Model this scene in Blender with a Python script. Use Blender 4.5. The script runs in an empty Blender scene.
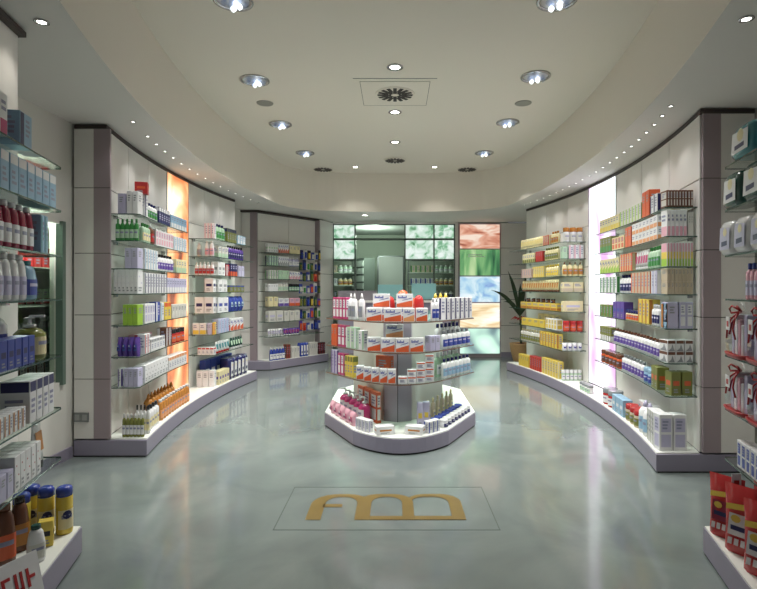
import bpy, math, random
from math import pi, sin, cos, sqrt, atan2, hypot
from mathutils import Vector, Matrix
random.seed(7)
S = bpy.context.scene
C = S.collection

# ------------------------------------------------------------ camera, world, light, exposure
F = 525.0; VX = 395.0; VY = 289.0; EYE = 1.36
cam = bpy.data.cameras.new('camera'); co = bpy.data.objects.new('camera', cam); C.objects.link(co)
co.location = (0, 0, EYE); co.rotation_euler = (pi/2, 0, 0)
cam.sensor_width = 36; cam.lens = F/757*36
cam.shift_x = -(VX-378.5)/757; cam.shift_y = -(294.5-VY)/757
cam.clip_start = .05; cam.clip_end = 60
S.camera = co
S.view_settings.view_transform = 'Standard'; S.view_settings.look = 'None'
S.view_settings.gamma = 1; S.view_settings.use_curve_mapping = False
S.view_settings.exposure = 0.14
W = bpy.data.worlds.new('daylight'); S.world = W; W.use_nodes = True
W.node_tree.nodes['Background'].inputs[0].default_value = (.90, .93, 1.0, 1)
W.node_tree.nodes['Background'].inputs[1].default_value = .13      # daylight through the open shop front behind the camera

P_CENTRE, P_BOWL, P_SPOT, P_BACK = 17.0, 20.0, 3.6, 60.0

def lamp(name, kind, loc, power, col=(1, .97, .9), size=.1, rot=(0, 0, 0), spot=2.2, blend=.6):
    l = bpy.data.lights.new(name, kind); l.energy = power; l.color = col
    if kind == 'AREA': l.shape = 'DISK'; l.size = size; l.spread = 2.3 if name == 'centre_lamp' else 1.7
    else: l.shadow_soft_size = size
    if kind == 'SPOT': l.spot_size = spot; l.spot_blend = blend
    o = bpy.data.objects.new(name, l); C.objects.link(o); o.location = loc; o.rotation_euler = rot
    return o

CEIL, SOF = 3.36, 2.70
def back(y): return 2.53-(y-6.2)**2/20
BOWLS = [(-1.12, 3.63), (1.12, 3.63), (-1.34, 5.02), (1.32, 4.93), (-1.39, 6.36), (1.35, 6.29), (-1.32, 7.7), (1.31, 7.7)]
CENTRES = [(0, 4.73), (0, 5.93), (0, 7.14)]
SMALL = [(-.65, 8.6), (.65, 8.6)]
for x, y in BOWLS:
    lamp('bowl_lamp', 'AREA', (x, y, CEIL-.09), P_BOWL*(.8 if y < 4 else 1), (1, .995, .94), .22)
for x, y in CENTRES:
    lamp('centre_lamp', 'AREA', (x, y, CEIL-.03), P_CENTRE, (1, .97, .93), .10)
lamp('centre_lamp', 'SPOT', (0, 3.53, CEIL-.03), 170, (1, .98, .95), .06, (math.radians(32), 0, 0), 1.15, .7)   # unseen spot added at the centre-row spacing, tilted to brighten the island front
for x, y in SMALL:
    lamp('small_lamp', 'AREA', (x, y, CEIL-.03), 3, (1, .97, .88), .08)
SPOTS = []
for k in range(16): SPOTS.append((-1, 4.2+.25*k+(.15 if k else 0)))
for k in range(22): SPOTS.append((1, 3.84+.215*k))
for i, (s, y) in enumerate(SPOTS):
    if i % 2 == 0:
        lamp('soffit_lamp', 'SPOT', (s*(back(y)-.235), y, SOF-.012), P_SPOT*2, (1, .985, .96), .03, (0, 0, 0), 2.0, .8)
for s, y, x in ((-1, 2.63, 1.77), (1, 2.6, 1.74)):
    lamp('soffit_lamp', 'SPOT', (s*x, y, SOF-.012), 5, (1, .95, .85), .03, (0, 0, 0), 1.8, .8)
lamp('back_room_lamp', 'POINT', (-.5, 11.9, 2.45), P_BACK, (.95, 1, .94), .15)
lamp('rear_soffit_lamp', 'AREA', (-.55, 9.5, SOF-.02), 4, (1, .97, .88), .1)

# ------------------------------------------------------------ materials
MC = {}
def lin(c):
    f = lambda v: v/12.92 if v <= .04045 else ((v+.055)/1.055)**2.4
    return tuple(f(v/255) for v in c)
def mat(name, rgb, rough=.5, metal=0., var=.0, scale=8., coat=0., trans=0., srgb=True):
    if name in MC: return MC[name]
    m = bpy.data.materials.new(name); m.use_nodes = True; nt = m.node_tree
    b = nt.nodes['Principled BSDF']; c = lin(rgb) if srgb else rgb
    b.inputs['Base Color'].default_value = (*c, 1); b.inputs['Roughness'].default_value = rough
    b.inputs['Metallic'].default_value = metal
    if coat: b.inputs['Coat Weight'].default_value = coat; b.inputs['Coat Roughness'].default_value = .1
    if trans: b.inputs['Transmission Weight'].default_value = trans
    if var:
        tc = nt.nodes.new('ShaderNodeTexCoord'); n = nt.nodes.new('ShaderNodeTexNoise'); r = nt.nodes.new('ShaderNodeMix')
        r.data_type = 'RGBA'; n.inputs['Scale'].default_value = scale; n.inputs['Detail'].default_value = 4
        nt.links.new(tc.outputs['Object'], n.inputs['Vector']); nt.links.new(n.outputs['Fac'], r.inputs['Factor'])
        r.inputs[6].default_value = (*[v*(1-var) for v in c], 1); r.inputs[7].default_value = (*[min(1, v*(1+var)) for v in c], 1)
        nt.links.new(r.outputs[2], b.inputs['Base Color'])
    m.diffuse_color = (*c, 1)
    MC[name] = m; return m

PAL = dict(W=(226, 226, 228), w=(206, 204, 196), B=(44, 66, 168), N=(26, 28, 92), G=(52, 140, 62), g=(170, 205, 172), Y=(228, 196, 60),
           O=(222, 84, 36), R=(188, 32, 34), M=(196, 40, 110), P=(92, 62, 160), L=(186, 182, 214), K=(26, 22, 28), T=(40, 130, 140),
           t=(140, 182, 214), C=(226, 212, 160), A=(190, 116, 34), n=(104, 56, 34), S=(140, 144, 150), p=(226, 160, 180),
           H=(150, 196, 48), D=(24, 72, 62), e=(196, 178, 150), o=(232, 150, 90), c=(150, 22, 58), J=(120, 124, 50))
def soft(c, q=.88):
    g = .3*c[0]+.55*c[1]+.15*c[2]; return tuple(min(255, g+(v-g)*q)*.94+8 for v in c)
def pm(k, gloss=.38): return mat('print_'+k+('' if gloss == .38 else '_gloss'), soft(PAL[k]), gloss, var=.05, scale=30)
def pl(k): return pm(k, .22)

def glass_mat():
    m = bpy.data.materials.new('shelf_glass'); m.use_nodes = True; nt = m.node_tree; nt.nodes.clear()
    o = nt.nodes.new('ShaderNodeOutputMaterial'); mx = nt.nodes.new('ShaderNodeMixShader')
    t = nt.nodes.new('ShaderNodeBsdfTransparent'); g = nt.nodes.new('ShaderNodeBsdfGlossy'); f = nt.nodes.new('ShaderNodeFresnel')
    t.inputs[0].default_value = (.90, .96, .93, 1); g.inputs['Roughness'].default_value = .03; f.inputs[0].default_value = 1.5
    ge = nt.nodes.new('ShaderNodeNewGeometry'); mu = nt.nodes.new('ShaderNodeMath'); mu.operation = 'MULTIPLY'; iv = nt.nodes.new('ShaderNodeMath'); iv.operation = 'SUBTRACT'; iv.inputs[0].default_value = 1
    nt.links.new(ge.outputs['Backfacing'], iv.inputs[1]); nt.links.new(f.outputs[0], mu.inputs[0]); nt.links.new(iv.outputs[0], mu.inputs[1]); nt.links.new(mu.outputs[0], mx.inputs[0]); nt.links.new(t.outputs[0], mx.inputs[1]); nt.links.new(g.outputs[0], mx.inputs[2])
    nt.links.new(mx.outputs[0], o.inputs[0]); return m
GLASS = glass_mat()
def clear_mat(name, col):
    m = GLASS.copy(); m.name = name
    for n in m.node_tree.nodes:
        if n.type == 'BSDF_TRANSPARENT': n.inputs[0].default_value = (*col, 1)
    return m
PANE = clear_mat('partition_glass', (.88, .94, .90)); CELLO = clear_mat('cellophane', (.94, .94, .96))
EDGE = mat('shelf_glass_edge', (58, 84, 74), .15)
WHITE = mat('white_lacquer_panel', (222, 219, 215), .38, var=.02)
WALL = mat('painted_wall', (210, 208, 202), .8, var=.02, scale=2)
CEILM = mat('ceiling_paint', (226, 219, 209), .85, var=.015, scale=1)
SOFM = mat('soffit_paint', (210, 206, 202), .8, var=.015, scale=1)
MAUVE = mat('mauve_laminate', (152, 138, 143), .42, var=.03)
PLINTH = mat('plinth_laminate', (138, 133, 150), .4, var=.03)
SHELFW = mat('white_plinth_top', (222, 224, 218), .35)
DARK = mat('dark_joint', (52, 46, 44), .6)
CORN = mat('dark_bronze_cornice', (58, 48, 46), .5)
CHROME = mat('brushed_chrome', (190, 190, 192), .25, 1.0)
STEEL = mat('grey_steel', (120, 124, 124), .35, .6)
GREEN_EDGE = mat('green_glass_edge', (92, 112, 102), .3)
MIRROR = mat('mirror_silver', (205, 222, 212), .02, 1.0)
BLACK = mat('black_plastic', (20, 20, 22), .4)
LAVEND = mat('mauve_metal_core', (166, 158, 172), .35, .3, var=.03)

def emis(name, col, st):
    if name in MC: return MC[name]
    m = bpy.data.materials.new(name); m.use_nodes = True; nt = m.node_tree
    b = nt.nodes['Principled BSDF']; b.inputs['Base Color'].default_value = (*col, 1)
    b.inputs['Emission Color'].default_value = (*col, 1); b.inputs['Emission Strength'].default_value = st
    MC[name] = m; return m
LIT = emis('lamp_lens', (1, .97, .86), 14); LITS = emis('crystal_lit', (.9, .95, 1), 1.6); LITP = emis('pin_lens', (1, .97, .9), 7)

def picture(name, cols, scale=3, dist=1.5, st=1.0, kind='noise', rot=(0, 0, 0), stretch=(1, 1, 1)):
    """backlit printed picture: ramp over distorted noise or waves in object space"""
    m = bpy.data.materials.new(name); m.use_nodes = True; nt = m.node_tree; N = nt.nodes
    b = N['Principled BSDF']; b.inputs['Roughness'].default_value = .25
    tc = N.new('ShaderNodeTexCoord'); mp = N.new('ShaderNodeMapping'); mp.inputs['Scale'].default_value = stretch; mp.inputs['Rotation'].default_value = rot
    if kind == 'noise':
        t = N.new('ShaderNodeTexNoise'); t.inputs['Scale'].default_value = scale; t.inputs['Detail'].default_value = 2.5; t.inputs['Distortion'].default_value = dist
    elif kind == 'wave':
        t = N.new('ShaderNodeTexWave'); t.inputs['Scale'].default_value = scale; t.inputs['Distortion'].default_value = dist*4; t.inputs['Detail'].default_value = 2; t.inputs['Detail Scale'].default_value = .6
    else:
        t = N.new('ShaderNodeTexVoronoi'); t.inputs['Scale'].default_value = scale; t.feature = 'SMOOTH_F1'
    r = N.new('ShaderNodeValToRGB')
    el = r.color_ramp.elements
    while len(el) > 1: el.remove(el[-1])
    for i, (p, c) in enumerate(cols):
        e = el[0] if i == 0 else el.new(p)
        e.position = p; e.color = (*lin(c), 1)
    nt.links.new(tc.outputs['Object'], mp.inputs[0]); nt.links.new(mp.outputs[0], t.inputs['Vector'])
    nt.links.new(t.outputs['Fac' if kind != 'vor' else 'Distance'], r.inputs[0])
    nt.links.new(r.outputs[0], b.inputs['Emission Color']); b.inputs['Emission Strength'].default_value = st
    b.inputs['Base Color'].default_value = (.05, .05, .05, 1)
    return m

# ------------------------------------------------------------ mesh builder
class MB:
    def __init__(s): s.v = []; s.f = []; s.m = []; s.mats = []; s.sm = []
    def mi(s, m):
        if m not in s.mats: s.mats.append(m)
        return s.mats.index(m)
    def face(s, pts, m, smooth=False):
        b = len(s.v); s.v += [tuple(p) for p in pts]; s.f.append(tuple(range(b, b+len(pts)))); s.m.append(s.mi(m)); s.sm.append(smooth)
    def poly(s, verts, faces, m, smooth=False):
        b = len(s.v); s.v += [tuple(p) for p in verts]; i = s.mi(m)
        for f in faces: s.f.append(tuple(b+k for k in f)); s.m.append(i); s.sm.append(smooth)
    def box(s, x0, x1, y0, y1, z0, z1, m):
        v = [(x0, y0, z0), (x1, y0, z0), (x1, y1, z0), (x0, y1, z0), (x0, y0, z1), (x1, y0, z1), (x1, y1, z1), (x0, y1, z1)]
        s.poly(v, [(0, 3, 2, 1), (4, 5, 6, 7), (0, 1, 5, 4), (1, 2, 6, 5), (2, 3, 7, 6), (3, 0, 4, 7)], m)
    def cbox(s, w, d, h, m, c=.003, z0=0):       # chamfered box, base centre at origin
        c = min(c, w*.2, d*.2, h*.2); a, b = w/2, d/2
        rings = [(z0, c), (z0+c, 0), (z0+h-c, 0), (z0+h, c)]; v = []
        for z, i in rings:
            A, B = a-i, b-i; k = c if i == 0 else c*.6
            v += [(-A+k, -B, z), (A-k, -B, z), (A, -B+k, z), (A, B-k, z), (A-k, B, z), (-A+k, B, z), (-A, B-k, z), (-A, -B+k, z)]
        f = [tuple(range(7, -1, -1)), tuple(range(24, 32))]
        for r in range(3):
            for i in range(8): j = (i+1) % 8; f.append((r*8+i, r*8+j, r*8+8+j, r*8+8+i))
        s.poly(v, f, m)
    def lathe(s, prof, m, seg=12, sy=1., cx=0, cy=0, smooth=True, power=2.):
        n = len(prof); v = []
        for r, z in prof:
            for i in range(seg):
                a = 2*pi*(i+.5)/seg; ca, sa = cos(a), sin(a)
                q = 1. if power == 2. else (abs(ca)**power+abs(sa)**power)**(-1/power)
                v.append((cx+r*ca*q, cy+r*sa*q*sy, z))
        f = []
        for k in range(n-1):
            for i in range(seg): j = (i+1) % seg; f.append((k*seg+i, k*seg+j, k*seg+seg+j, k*seg+seg+i))
        f.append(tuple(range(seg-1, -1, -1))); f.append(tuple(range((n-1)*seg, n*seg)))
        s.poly(v, f, m, smooth); s.sm[-1] = False; s.sm[-2] = False
    def prism(s, pts, z0, z1, m, mside=None):    # pts counter-clockwise
        n = len(pts); mside = mside or m
        s.face([(x, y, z1) for x, y in pts], m); s.face([(x, y, z0) for x, y in reversed(pts)], m)
        for i in range(n):
            a, b = pts[i], pts[(i+1) % n]
            s.face([(a[0], a[1], z0), (b[0], b[1], z0), (b[0], b[1], z1), (a[0], a[1], z1)], mside)
    def ribbon(s, pts, z0, z1, th, m):           # vertical wall along a polyline, thickened to its left by th
        n = len(pts); L = []
        for i in range(n):
            a = pts[max(0, i-1)]; b = pts[min(n-1, i+1)]; dx, dy = b[0]-a[0], b[1]-a[1]; l = hypot(dx, dy) or 1
            L.append((pts[i][0]-dy/l*th, pts[i][1]+dx/l*th))
        s.prism(list(pts)+L[::-1], z0, z1, m)
    def tube(s, pts, r, m, seg=6, smooth=True):
        rs = r if isinstance(r, (list, tuple)) else [r]*len(pts); v = []
        pts = [Vector(p) for p in pts]
        for i, p in enumerate(pts):
            t = (pts[min(i+1, len(pts)-1)]-pts[max(0, i-1)]).normalized()
            u = t.cross(Vector((0, 0, 1)));  u = u.normalized() if u.length > .05 else Vector((1, 0, 0)); w = t.cross(u)
            for k in range(seg):
                a = 2*pi*k/seg; v.append(p+(u*cos(a)+w*sin(a))*rs[i])
        f = [(i*seg+k, i*seg+(k+1) % seg, (i+1)*seg+(k+1) % seg, (i+1)*seg+k) for i in range(len(pts)-1) for k in range(seg)]
        f += [tuple(range(seg-1, -1, -1)), tuple(range((len(pts)-1)*seg, len(pts)*seg))]
        s.poly(v, f, m, smooth)
    def xf(s, M, start=0):
        for i in range(start, len(s.v)): s.v[i] = tuple(M @ Vector(s.v[i]))
        return s
    def mesh(s, name):
        me = bpy.data.meshes.new(name); me.from_pydata(s.v, [], s.f)
        for m in s.mats: me.materials.append(m)
        me.polygons.foreach_set('material_index', s.m); me.polygons.foreach_set('use_smooth', s.sm)
        me.update(); return me
    def build(s, name, parent=None, loc=None):
        o = bpy.data.objects.new(name, s.mesh(name)); C.objects.link(o)
        if parent is not None: o.parent = parent
        if loc: o.location = loc
        return o
def tag(o, label=None, cat=None, group=None, kind=None):
    if label: o['label'] = label
    if cat: o['category'] = cat
    if group: o['group'] = group
    if kind: o['kind'] = kind
    return o
def empty(name, loc=(0, 0, 0), rz=0):
    o = bpy.data.objects.new(name, None); C.objects.link(o); o.location = loc; o.rotation_euler = (0, 0, rz); o.empty_display_size = .05
    return o
def struct(name, mb):
    o = mb.build(name); o['kind'] = 'structure'; return o
def orient(pts):
    a = sum(pts[i][0]*pts[(i+1) % len(pts)][1]-pts[(i+1) % len(pts)][0]*pts[i][1] for i in range(len(pts)))
    return pts if a > 0 else pts[::-1]

# ------------------------------------------------------------ the room
WL, WR, YF, YB = -2.62, 2.68, -1.2, 10.5
def floor_mat():
    m = bpy.data.materials.new('polished_resin_floor'); m.use_nodes = True; nt = m.node_tree; N = nt.nodes; b = N['Principled BSDF']
    tc = N.new('ShaderNodeTexCoord'); n1 = N.new('ShaderNodeTexNoise'); n1.inputs['Scale'].default_value = 1.3; n1.inputs['Detail'].default_value = 6; n1.inputs['Distortion'].default_value = 1.6
    r = N.new('ShaderNodeValToRGB'); r.color_ramp.elements[0].position = .3; r.color_ramp.elements[1].position = .72
    r.color_ramp.elements[0].color = (*lin((103, 112, 111)), 1); r.color_ramp.elements[1].color = (*lin((122, 131, 128)), 1)
    nt.links.new(tc.outputs['Object'], n1.inputs['Vector']); nt.links.new(n1.outputs['Fac'], r.inputs[0]); nt.links.new(r.outputs[0], b.inputs['Base Color'])
    n2 = N.new('ShaderNodeTexNoise'); n2.inputs['Scale'].default_value = 2.2; n2.inputs['Detail'].default_value = 3
    mr = N.new('ShaderNodeMapRange'); mr.inputs[3].default_value = .10; mr.inputs[4].default_value = .18
    nt.links.new(tc.outputs['Object'], n2.inputs['Vector']); nt.links.new(n2.outputs['Fac'], mr.inputs[0]); nt.links.new(mr.outputs[0], b.inputs['Roughness'])
    bp = N.new('ShaderNodeBump'); bp.inputs['Strength'].default_value = .04; bp.inputs['Distance'].default_value = .02
    n3 = N.new('ShaderNodeTexNoise'); n3.inputs['Scale'].default_value = 3.5; n3.inputs['Detail'].default_value = 2
    nt.links.new(tc.outputs['Object'], n3.inputs['Vector']); nt.links.new(n3.outputs['Fac'], bp.inputs['Height']); nt.links.new(bp.outputs[0], b.inputs['Normal'])
    b.inputs['IOR'].default_value = 1.6; b.inputs['Coat Weight'].default_value = .35; b.inputs['Coat Roughness'].default_value = .05
    return m
f = MB(); f.box(WL-.1, WR+.1, YF, 13.7, -.1, 0, floor_mat()); struct('floor', f)
c = MB(); c.box(WL-.1, WR+.1, YF, YB, CEIL, CEIL+.1, CEILM); struct('ceiling', c)
w = MB()
for q in ((YF, 3.42, 0, CEIL), (4.14, YB+.1, 0, CEIL), (3.42, 4.14, 0, .63), (3.42, 4.14, 1.87, CEIL)): w.box(WL-.1, WL, *q, WALL)
struct('wall_left', w)
w = MB(); w.box(WR, WR+.1, YF, YB+.1, 0, CEIL, WALL); struct('wall_right', w)

# soffit ring round the oval ceiling well
def well(y):
    x = 2.03-(y-6)**2/27
    if y > 8.2: x *= max(0, 1-((y-8.2)/.9)**3)**(1/3)
    return x
ys = [-.2+.25*i for i in range(34)]+[8.35+.05*i for i in range(13)]+[8.98, 9.01, 9.04, 9.06, 9.08, 9.09, 9.097, 9.1]
ys = sorted(set(round(v, 4) for v in ys)); ys = [y for y in ys if y <= 9.1]
so = MB()
for s_ in (-1, 1):
    wl_ = WL if s_ < 0 else WR
    for a, b in zip(ys[:-1], ys[1:]):
        xa, xb = s_*well(a), s_*well(b)
        so.face([(wl_, a, SOF), (xa, a, SOF), (xb, b, SOF), (wl_, b, SOF)], SOFM)
        so.face([(xa, a, SOF), (xa, a, CEIL), (xb, b, CEIL), (xb, b, SOF)], CEILM, True)
so.face([(WL, 9.1, SOF), (WR, 9.1, SOF), (WR, YB, SOF), (WL, YB, SOF)], SOFM)
so.face([(WL, YF, SOF), (WR, YF, SOF), (WR, -.2, SOF), (WL, -.2, SOF)], SOFM)
x0 = well(-.2); so.face([(-x0, -.2, SOF), (x0, -.2, SOF), (x0, -.2, CEIL), (-x0, -.2, CEIL)], CEILM)
sob = so.build('trim_1'); sob['kind'] = 'structure'

# back wall: header, left pier, right panels, low wall of the dispensary
b = MB()
b.box(-1.24, 1.26, YB, YB+.08, 2.66, 2.70, WHITE)
b.box(1.20, 1.26, YB, YB+.12, 0, 2.66, WHITE)
struct('wall_back', b)
def panels(mb, x0, x1, y, zs, cols, mt, gap=.008, th=.02):
    """grid of flat panels facing -Y with dark joints"""
    mb.box(x0, x1, y+th*.5, y+th+.03, zs[0], zs[-1], DARK)
    xs = [x0+(x1-x0)*i/cols for i in range(cols+1)]
    for i in range(cols):
        for a, c_ in zip(zs[:-1], zs[1:]):
            mb.box(xs[i]+gap/2*(i > 0), xs[i+1]-gap/2*(i < cols-1), y, y+th, a+gap/2, c_-gap/2, mt)
ZJ = [.0, .63, 1.15, 1.65, 2.18, 2.68]
p = MB(); panels(p, 2.12, 2.68, YB, ZJ, 1, WHITE); p.box(2.12, 2.68, YB-.012, YB, 0, .1, PLINTH); struct('wall_back_right', p)
# left pier between far shelving and glass partition
p = MB(); pts = orient([(-1.5, 10.06), (-1.42, 9.98), (-1.24, 10.5), (-1.24, 10.62), (-1.5, 10.62)])
for a, c_ in zip(ZJ[:-1], ZJ[1:]): p.prism(pts, a+.004, c_-.004, WHITE)
q = orient([(-1.49, 10.07), (-1.425, 10.0), (-1.25, 10.51), (-1.25, 10.6), (-1.49, 10.6)]); p.prism(q, 0, 2.68, DARK); struct('trim_2', p)
bl = MB(); bl.box(WL, WL+.015, 2.9, 4.25, 0, .09, PLINTH); struct('baseboard_left', bl)
bl = MB(); bl.box(WR-.015, WR, 2.9, 3.9, 0, .09, PLINTH); struct('baseboard_right', bl)

# floor inlay frame and logo
fr = MB()
LN_ = mat('inlay_line', (88, 98, 94), .25); GOLD = mat('gold_inlay', (118, 98, 50), .3, var=.25, scale=9); PALE = mat('inlay_field', (150, 162, 158), .2, var=.05, scale=3)
X0, X1, Y0, Y1 = -.69, .595, 2.96, 3.606
for a in ((X0, X1, Y0, Y0+.006), (X0, X1, Y1-.006, Y1), (X0, X0+.006, Y0, Y1), (X1-.006, X1, Y0, Y1)): fr.box(*a, 0, .0012, LN_)
tag(fr.build('floor_inlay'), 'thin outlined rectangle set into the polished floor around the gold lettering', 'floor inlay')
lg = empty('floor_logo', (-.03, 3.09, .0016)); tag(lg, 'gold rounded lettering set into the floor before the central island', 'logo')
def rounded(x0, x1, z0, z1, r, lean=0):
    """open outline from lower left over a rounded top to lower right"""
    pts = [(x0, z0)]
    for i in range(7): a = pi-i*pi/2/6; pts.append((x0+r+r*cos(a), z1-r+r*sin(a)))
    for i in range(7): a = pi/2-i*pi/2/6; pts.append((x1-r+r*cos(a), z1-r+r*sin(a)))
    pts.append((x1, z0)); return pts
def arch(mb, x0, x1, z0, z1, r, t0, t1, top, m):
    o_ = rounded(x0, x1, z0, z1, r); i_ = rounded(x0+t0, x1-t1, z0, z1-top, min(max(.02, r-.04), (x1-t1-x0-t0)/2-.005))
    for k in range(len(o_)-1):
        a, b_, c_, d_ = o_[k], o_[k+1], i_[k+1], i_[k]
        mb.face([(d_[0], d_[1], .0008), (c_[0], c_[1], .0008), (b_[0], b_[1], .0008), (a[0], a[1], .0008)], m)
m1 = MB(); arch(m1, -.50, -.12, 0, .385, .16, .09, .09, .045, GOLD); m1.box(-.42, -.30, .18, .225, 0, .0008, GOLD); m1.build('letter_a', lg)
m1 = MB(); arch(m1, -.205, .145, .0501, .385, .13, .085, .07, .045, GOLD); m1.box(-.119, .145, 0, .05, .0, .0008, GOLD); m1.build('letter_d', lg, (0, 0, .0006))
m1 = MB(); arch(m1, .10, .45, .0501, .385, .13, .03, .08, .045, GOLD); m1.box(.146, .45, 0, .05, .0, .0008, GOLD); m1.build('letter_d', lg, (0, 0, .0012))

# ------------------------------------------------------------ ceiling fittings
ORD = ['first', 'second', 'third', 'fourth', 'fifth', 'sixth', 'seventh', 'eighth', 'ninth', 'tenth', 'eleventh', 'twelfth', 'thirteenth', 'fourteenth', 'fifteenth',
       'sixteenth', 'seventeenth', 'eighteenth', 'nineteenth', 'twentieth', 'twenty-first', 'twenty-second', 'twenty-third']
def ring(mb, r0, r1, z0, z1, m, seg=24):
    v = []
    for r, z in ((r0, z1), (r0, z0), (r1, z0), (r1, z1)):
        v += [(r*cos(2*pi*i/seg), r*sin(2*pi*i/seg), z) for i in range(seg)]
    mb.poly(v, [(k*seg+i, k*seg+(i+1) % seg, ((k+1) % 4)*seg+(i+1) % seg, ((k+1) % 4)*seg+i) for k in range(4) for i in range(seg)], m, True)
def downlight(x, y, z, r, lens, label, grp, name='downlight', warm=False):
    e = empty(name, (x, y, z)); tag(e, label, 'downlight', grp)
    a = MB(); ring(a, r*.62, r, -.006, 0, CHROME, 20); a.build('trim_ring', e)
    a = MB(); a.lathe([(r*.6, -.003), (r*.6, 0)], lens, 16); a.build('lens', e)
for i, (x, y) in enumerate(CENTRES+[(0, 3.53)]): downlight(x, y, CEIL, .075, LIT, f'bright round recessed ceiling downlight on the centre line, {ORD[i]} from the camera', 'centre ceiling downlights')  # last entry is the added fitting above the frame, for the tilted island spot
for i, (x, y) in enumerate(SMALL): downlight(x, y, CEIL, .06, LIT, f'small round downlight near the far end of the ceiling well, {"left" if x < 0 else "right"} side', 'small far downlights')
for s_, y, x in ((-1, 2.63, 1.77), (1, 2.6, 1.74)): downlight(s_*x, y, SOF, .035, LIT, f'small warm soffit spotlight nearest the camera on the {"left" if s_ < 0 else "right"}', 'soffit spotlights')
downlight(-.55, 9.5, SOF, .06, LIT, 'round downlight in the low soffit above the dispensary glass, left', 'rear soffit downlights')
cnt = {-1: 0, 1: 0}
for s_, y in SPOTS:
    downlight(s_*(back(y)-.235), y, SOF, .02, LITP, f'pinpoint soffit spotlight, {ORD[cnt[s_]]} from near end of the {"left" if s_ < 0 else "right"} curve', 'pinpoint soffit spotlights', 'spotlight'); cnt[s_] += 1
CRY = clear_mat('crystal_glass', (.86, .9, .98))
for i, (x, y) in enumerate(BOWLS):
    e = empty('bowl_light', (x, y, CEIL)); tag(e, f'round crystal ceiling light, {ORD[i//2]} from camera in the {"left" if x < 0 else "right"} row', 'ceiling light', 'crystal ceiling lights')
    a = MB(); ring(a, .115, .138, -.012, 0, CHROME, 24); a.build('rim', e)
    a = MB(); a.lathe([(.11, -.004), (.11, 0)], mat('lamp_recess', (196, 198, 204), .35, .3), 20); a.build('reflector', e)
    a = MB()
    for k in range(9):
        an = k*2.4; rr = .085*sqrt((k+.5)/9)
        st = len(a.v); a.lathe([(.004, -.05), (.02, -.035), (.022, -.02), (.006, -.004)], LITS if k % 3 == 0 else CRY, 6, cx=rr*cos(an), cy=rr*sin(an), smooth=False)
    a.build('crystal', e)
for x, s_ in ((-1.40, 'left'), (1.38, 'right')):
    a = MB(); a.lathe([(.085, -.006), (.09, 0)], mat('speaker_grille', (150, 150, 142), .7), 20)
    tag(a.build('ceiling_speaker', loc=(x, 5.65, CEIL)), f'flat round grey ceiling speaker, {s_} of the air vents', 'speaker', 'ceiling speakers')
def vent(x, y, r, label, plate=False):
    e = empty('ceiling_vent', (x, y, CEIL)); tag(e, label, 'vent', 'ceiling air vents')
    if plate:
        a = MB(); a.box(-.34, .34, -.33, .33, -.004, 0, CEILM)
        for q in ((-.34, .34, -.33, -.326), (-.34, .34, .326, .33), (-.34, -.336, -.33, .33), (.336, .34, -.33, .33)): a.box(*q, -.005, -.0041, DARK)
        a.box(-.40, .40, -.40, -.396, -.004, 0, STEEL); a.build('cover_plate', e)
    a = MB(); a.lathe([(r, -.012), (r*1.02, -.004)], CEILM, 28); a.build('diffuser', e)
    a = MB()
    for k in range(16):
        an = 2*pi*k/16; r0 = .38*r if k % 2 else .2*r; st = len(a.v)
        a.box(r0, r*.9, -.055*r*1.6, .055*r*1.6, -.016, -.0122, DARK); a.xf(Matrix.Rotation(an, 4, 'Z'), st)
    a.build('slot', e)
vent(0, 5.38, .20, 'round slotted air vent in a square plate, nearest the camera', True)
vent(0, 8.14, .17, 'round slotted air vent on the centre line at the far end')
vent(-1.2, 8.75, .17, 'round slotted air vent at far left of the ceiling')
vent(1.2, 8.75, .17, 'round slotted air vent at far right of the ceiling')

# ------------------------------------------------------------ shelving units
H = [.145, .55, .80, 1.06, 1.32, 1.53, 1.76, 1.98]
def arc_pts(s_, y0, y1, off, n=24): return [(s_*(back(y0+(y1-y0)*i/n)-off), y0+(y1-y0)*i/n) for i in range(n+1)]
def slab(outline, z, th=.008):
    g = MB(); g.prism(orient(outline), z-th, z, GLASS, EDGE); return g
def curved_back(mb, s_, y0, y1, zs, npan, off=0.):
    edges = [y0+(y1-y0)*i/npan for i in range(npan+1)]
    for a, b_ in zip(edges[:-1], edges[1:]):
        for za, zb in zip(zs[:-1], zs[1:]):
            pts = arc_pts(s_, a+.004, b_-.004, off, 5); outer = arc_pts(s_, a+.004, b_-.004, off-.02, 5)
            mb.prism(orient(pts+outer[::-1]), za+.004, zb-.004, WHITE)
    pts = arc_pts(s_, y0, y1, off-.015, 16); outer = arc_pts(s_, y0, y1, off-.05, 16)
    mb.prism(orient(pts+outer[::-1]), zs[0], zs[-1], DARK)
ZB = [.145, .63, 1.15, 1.65, 2.18, 2.66]
BASEO = .33
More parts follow.
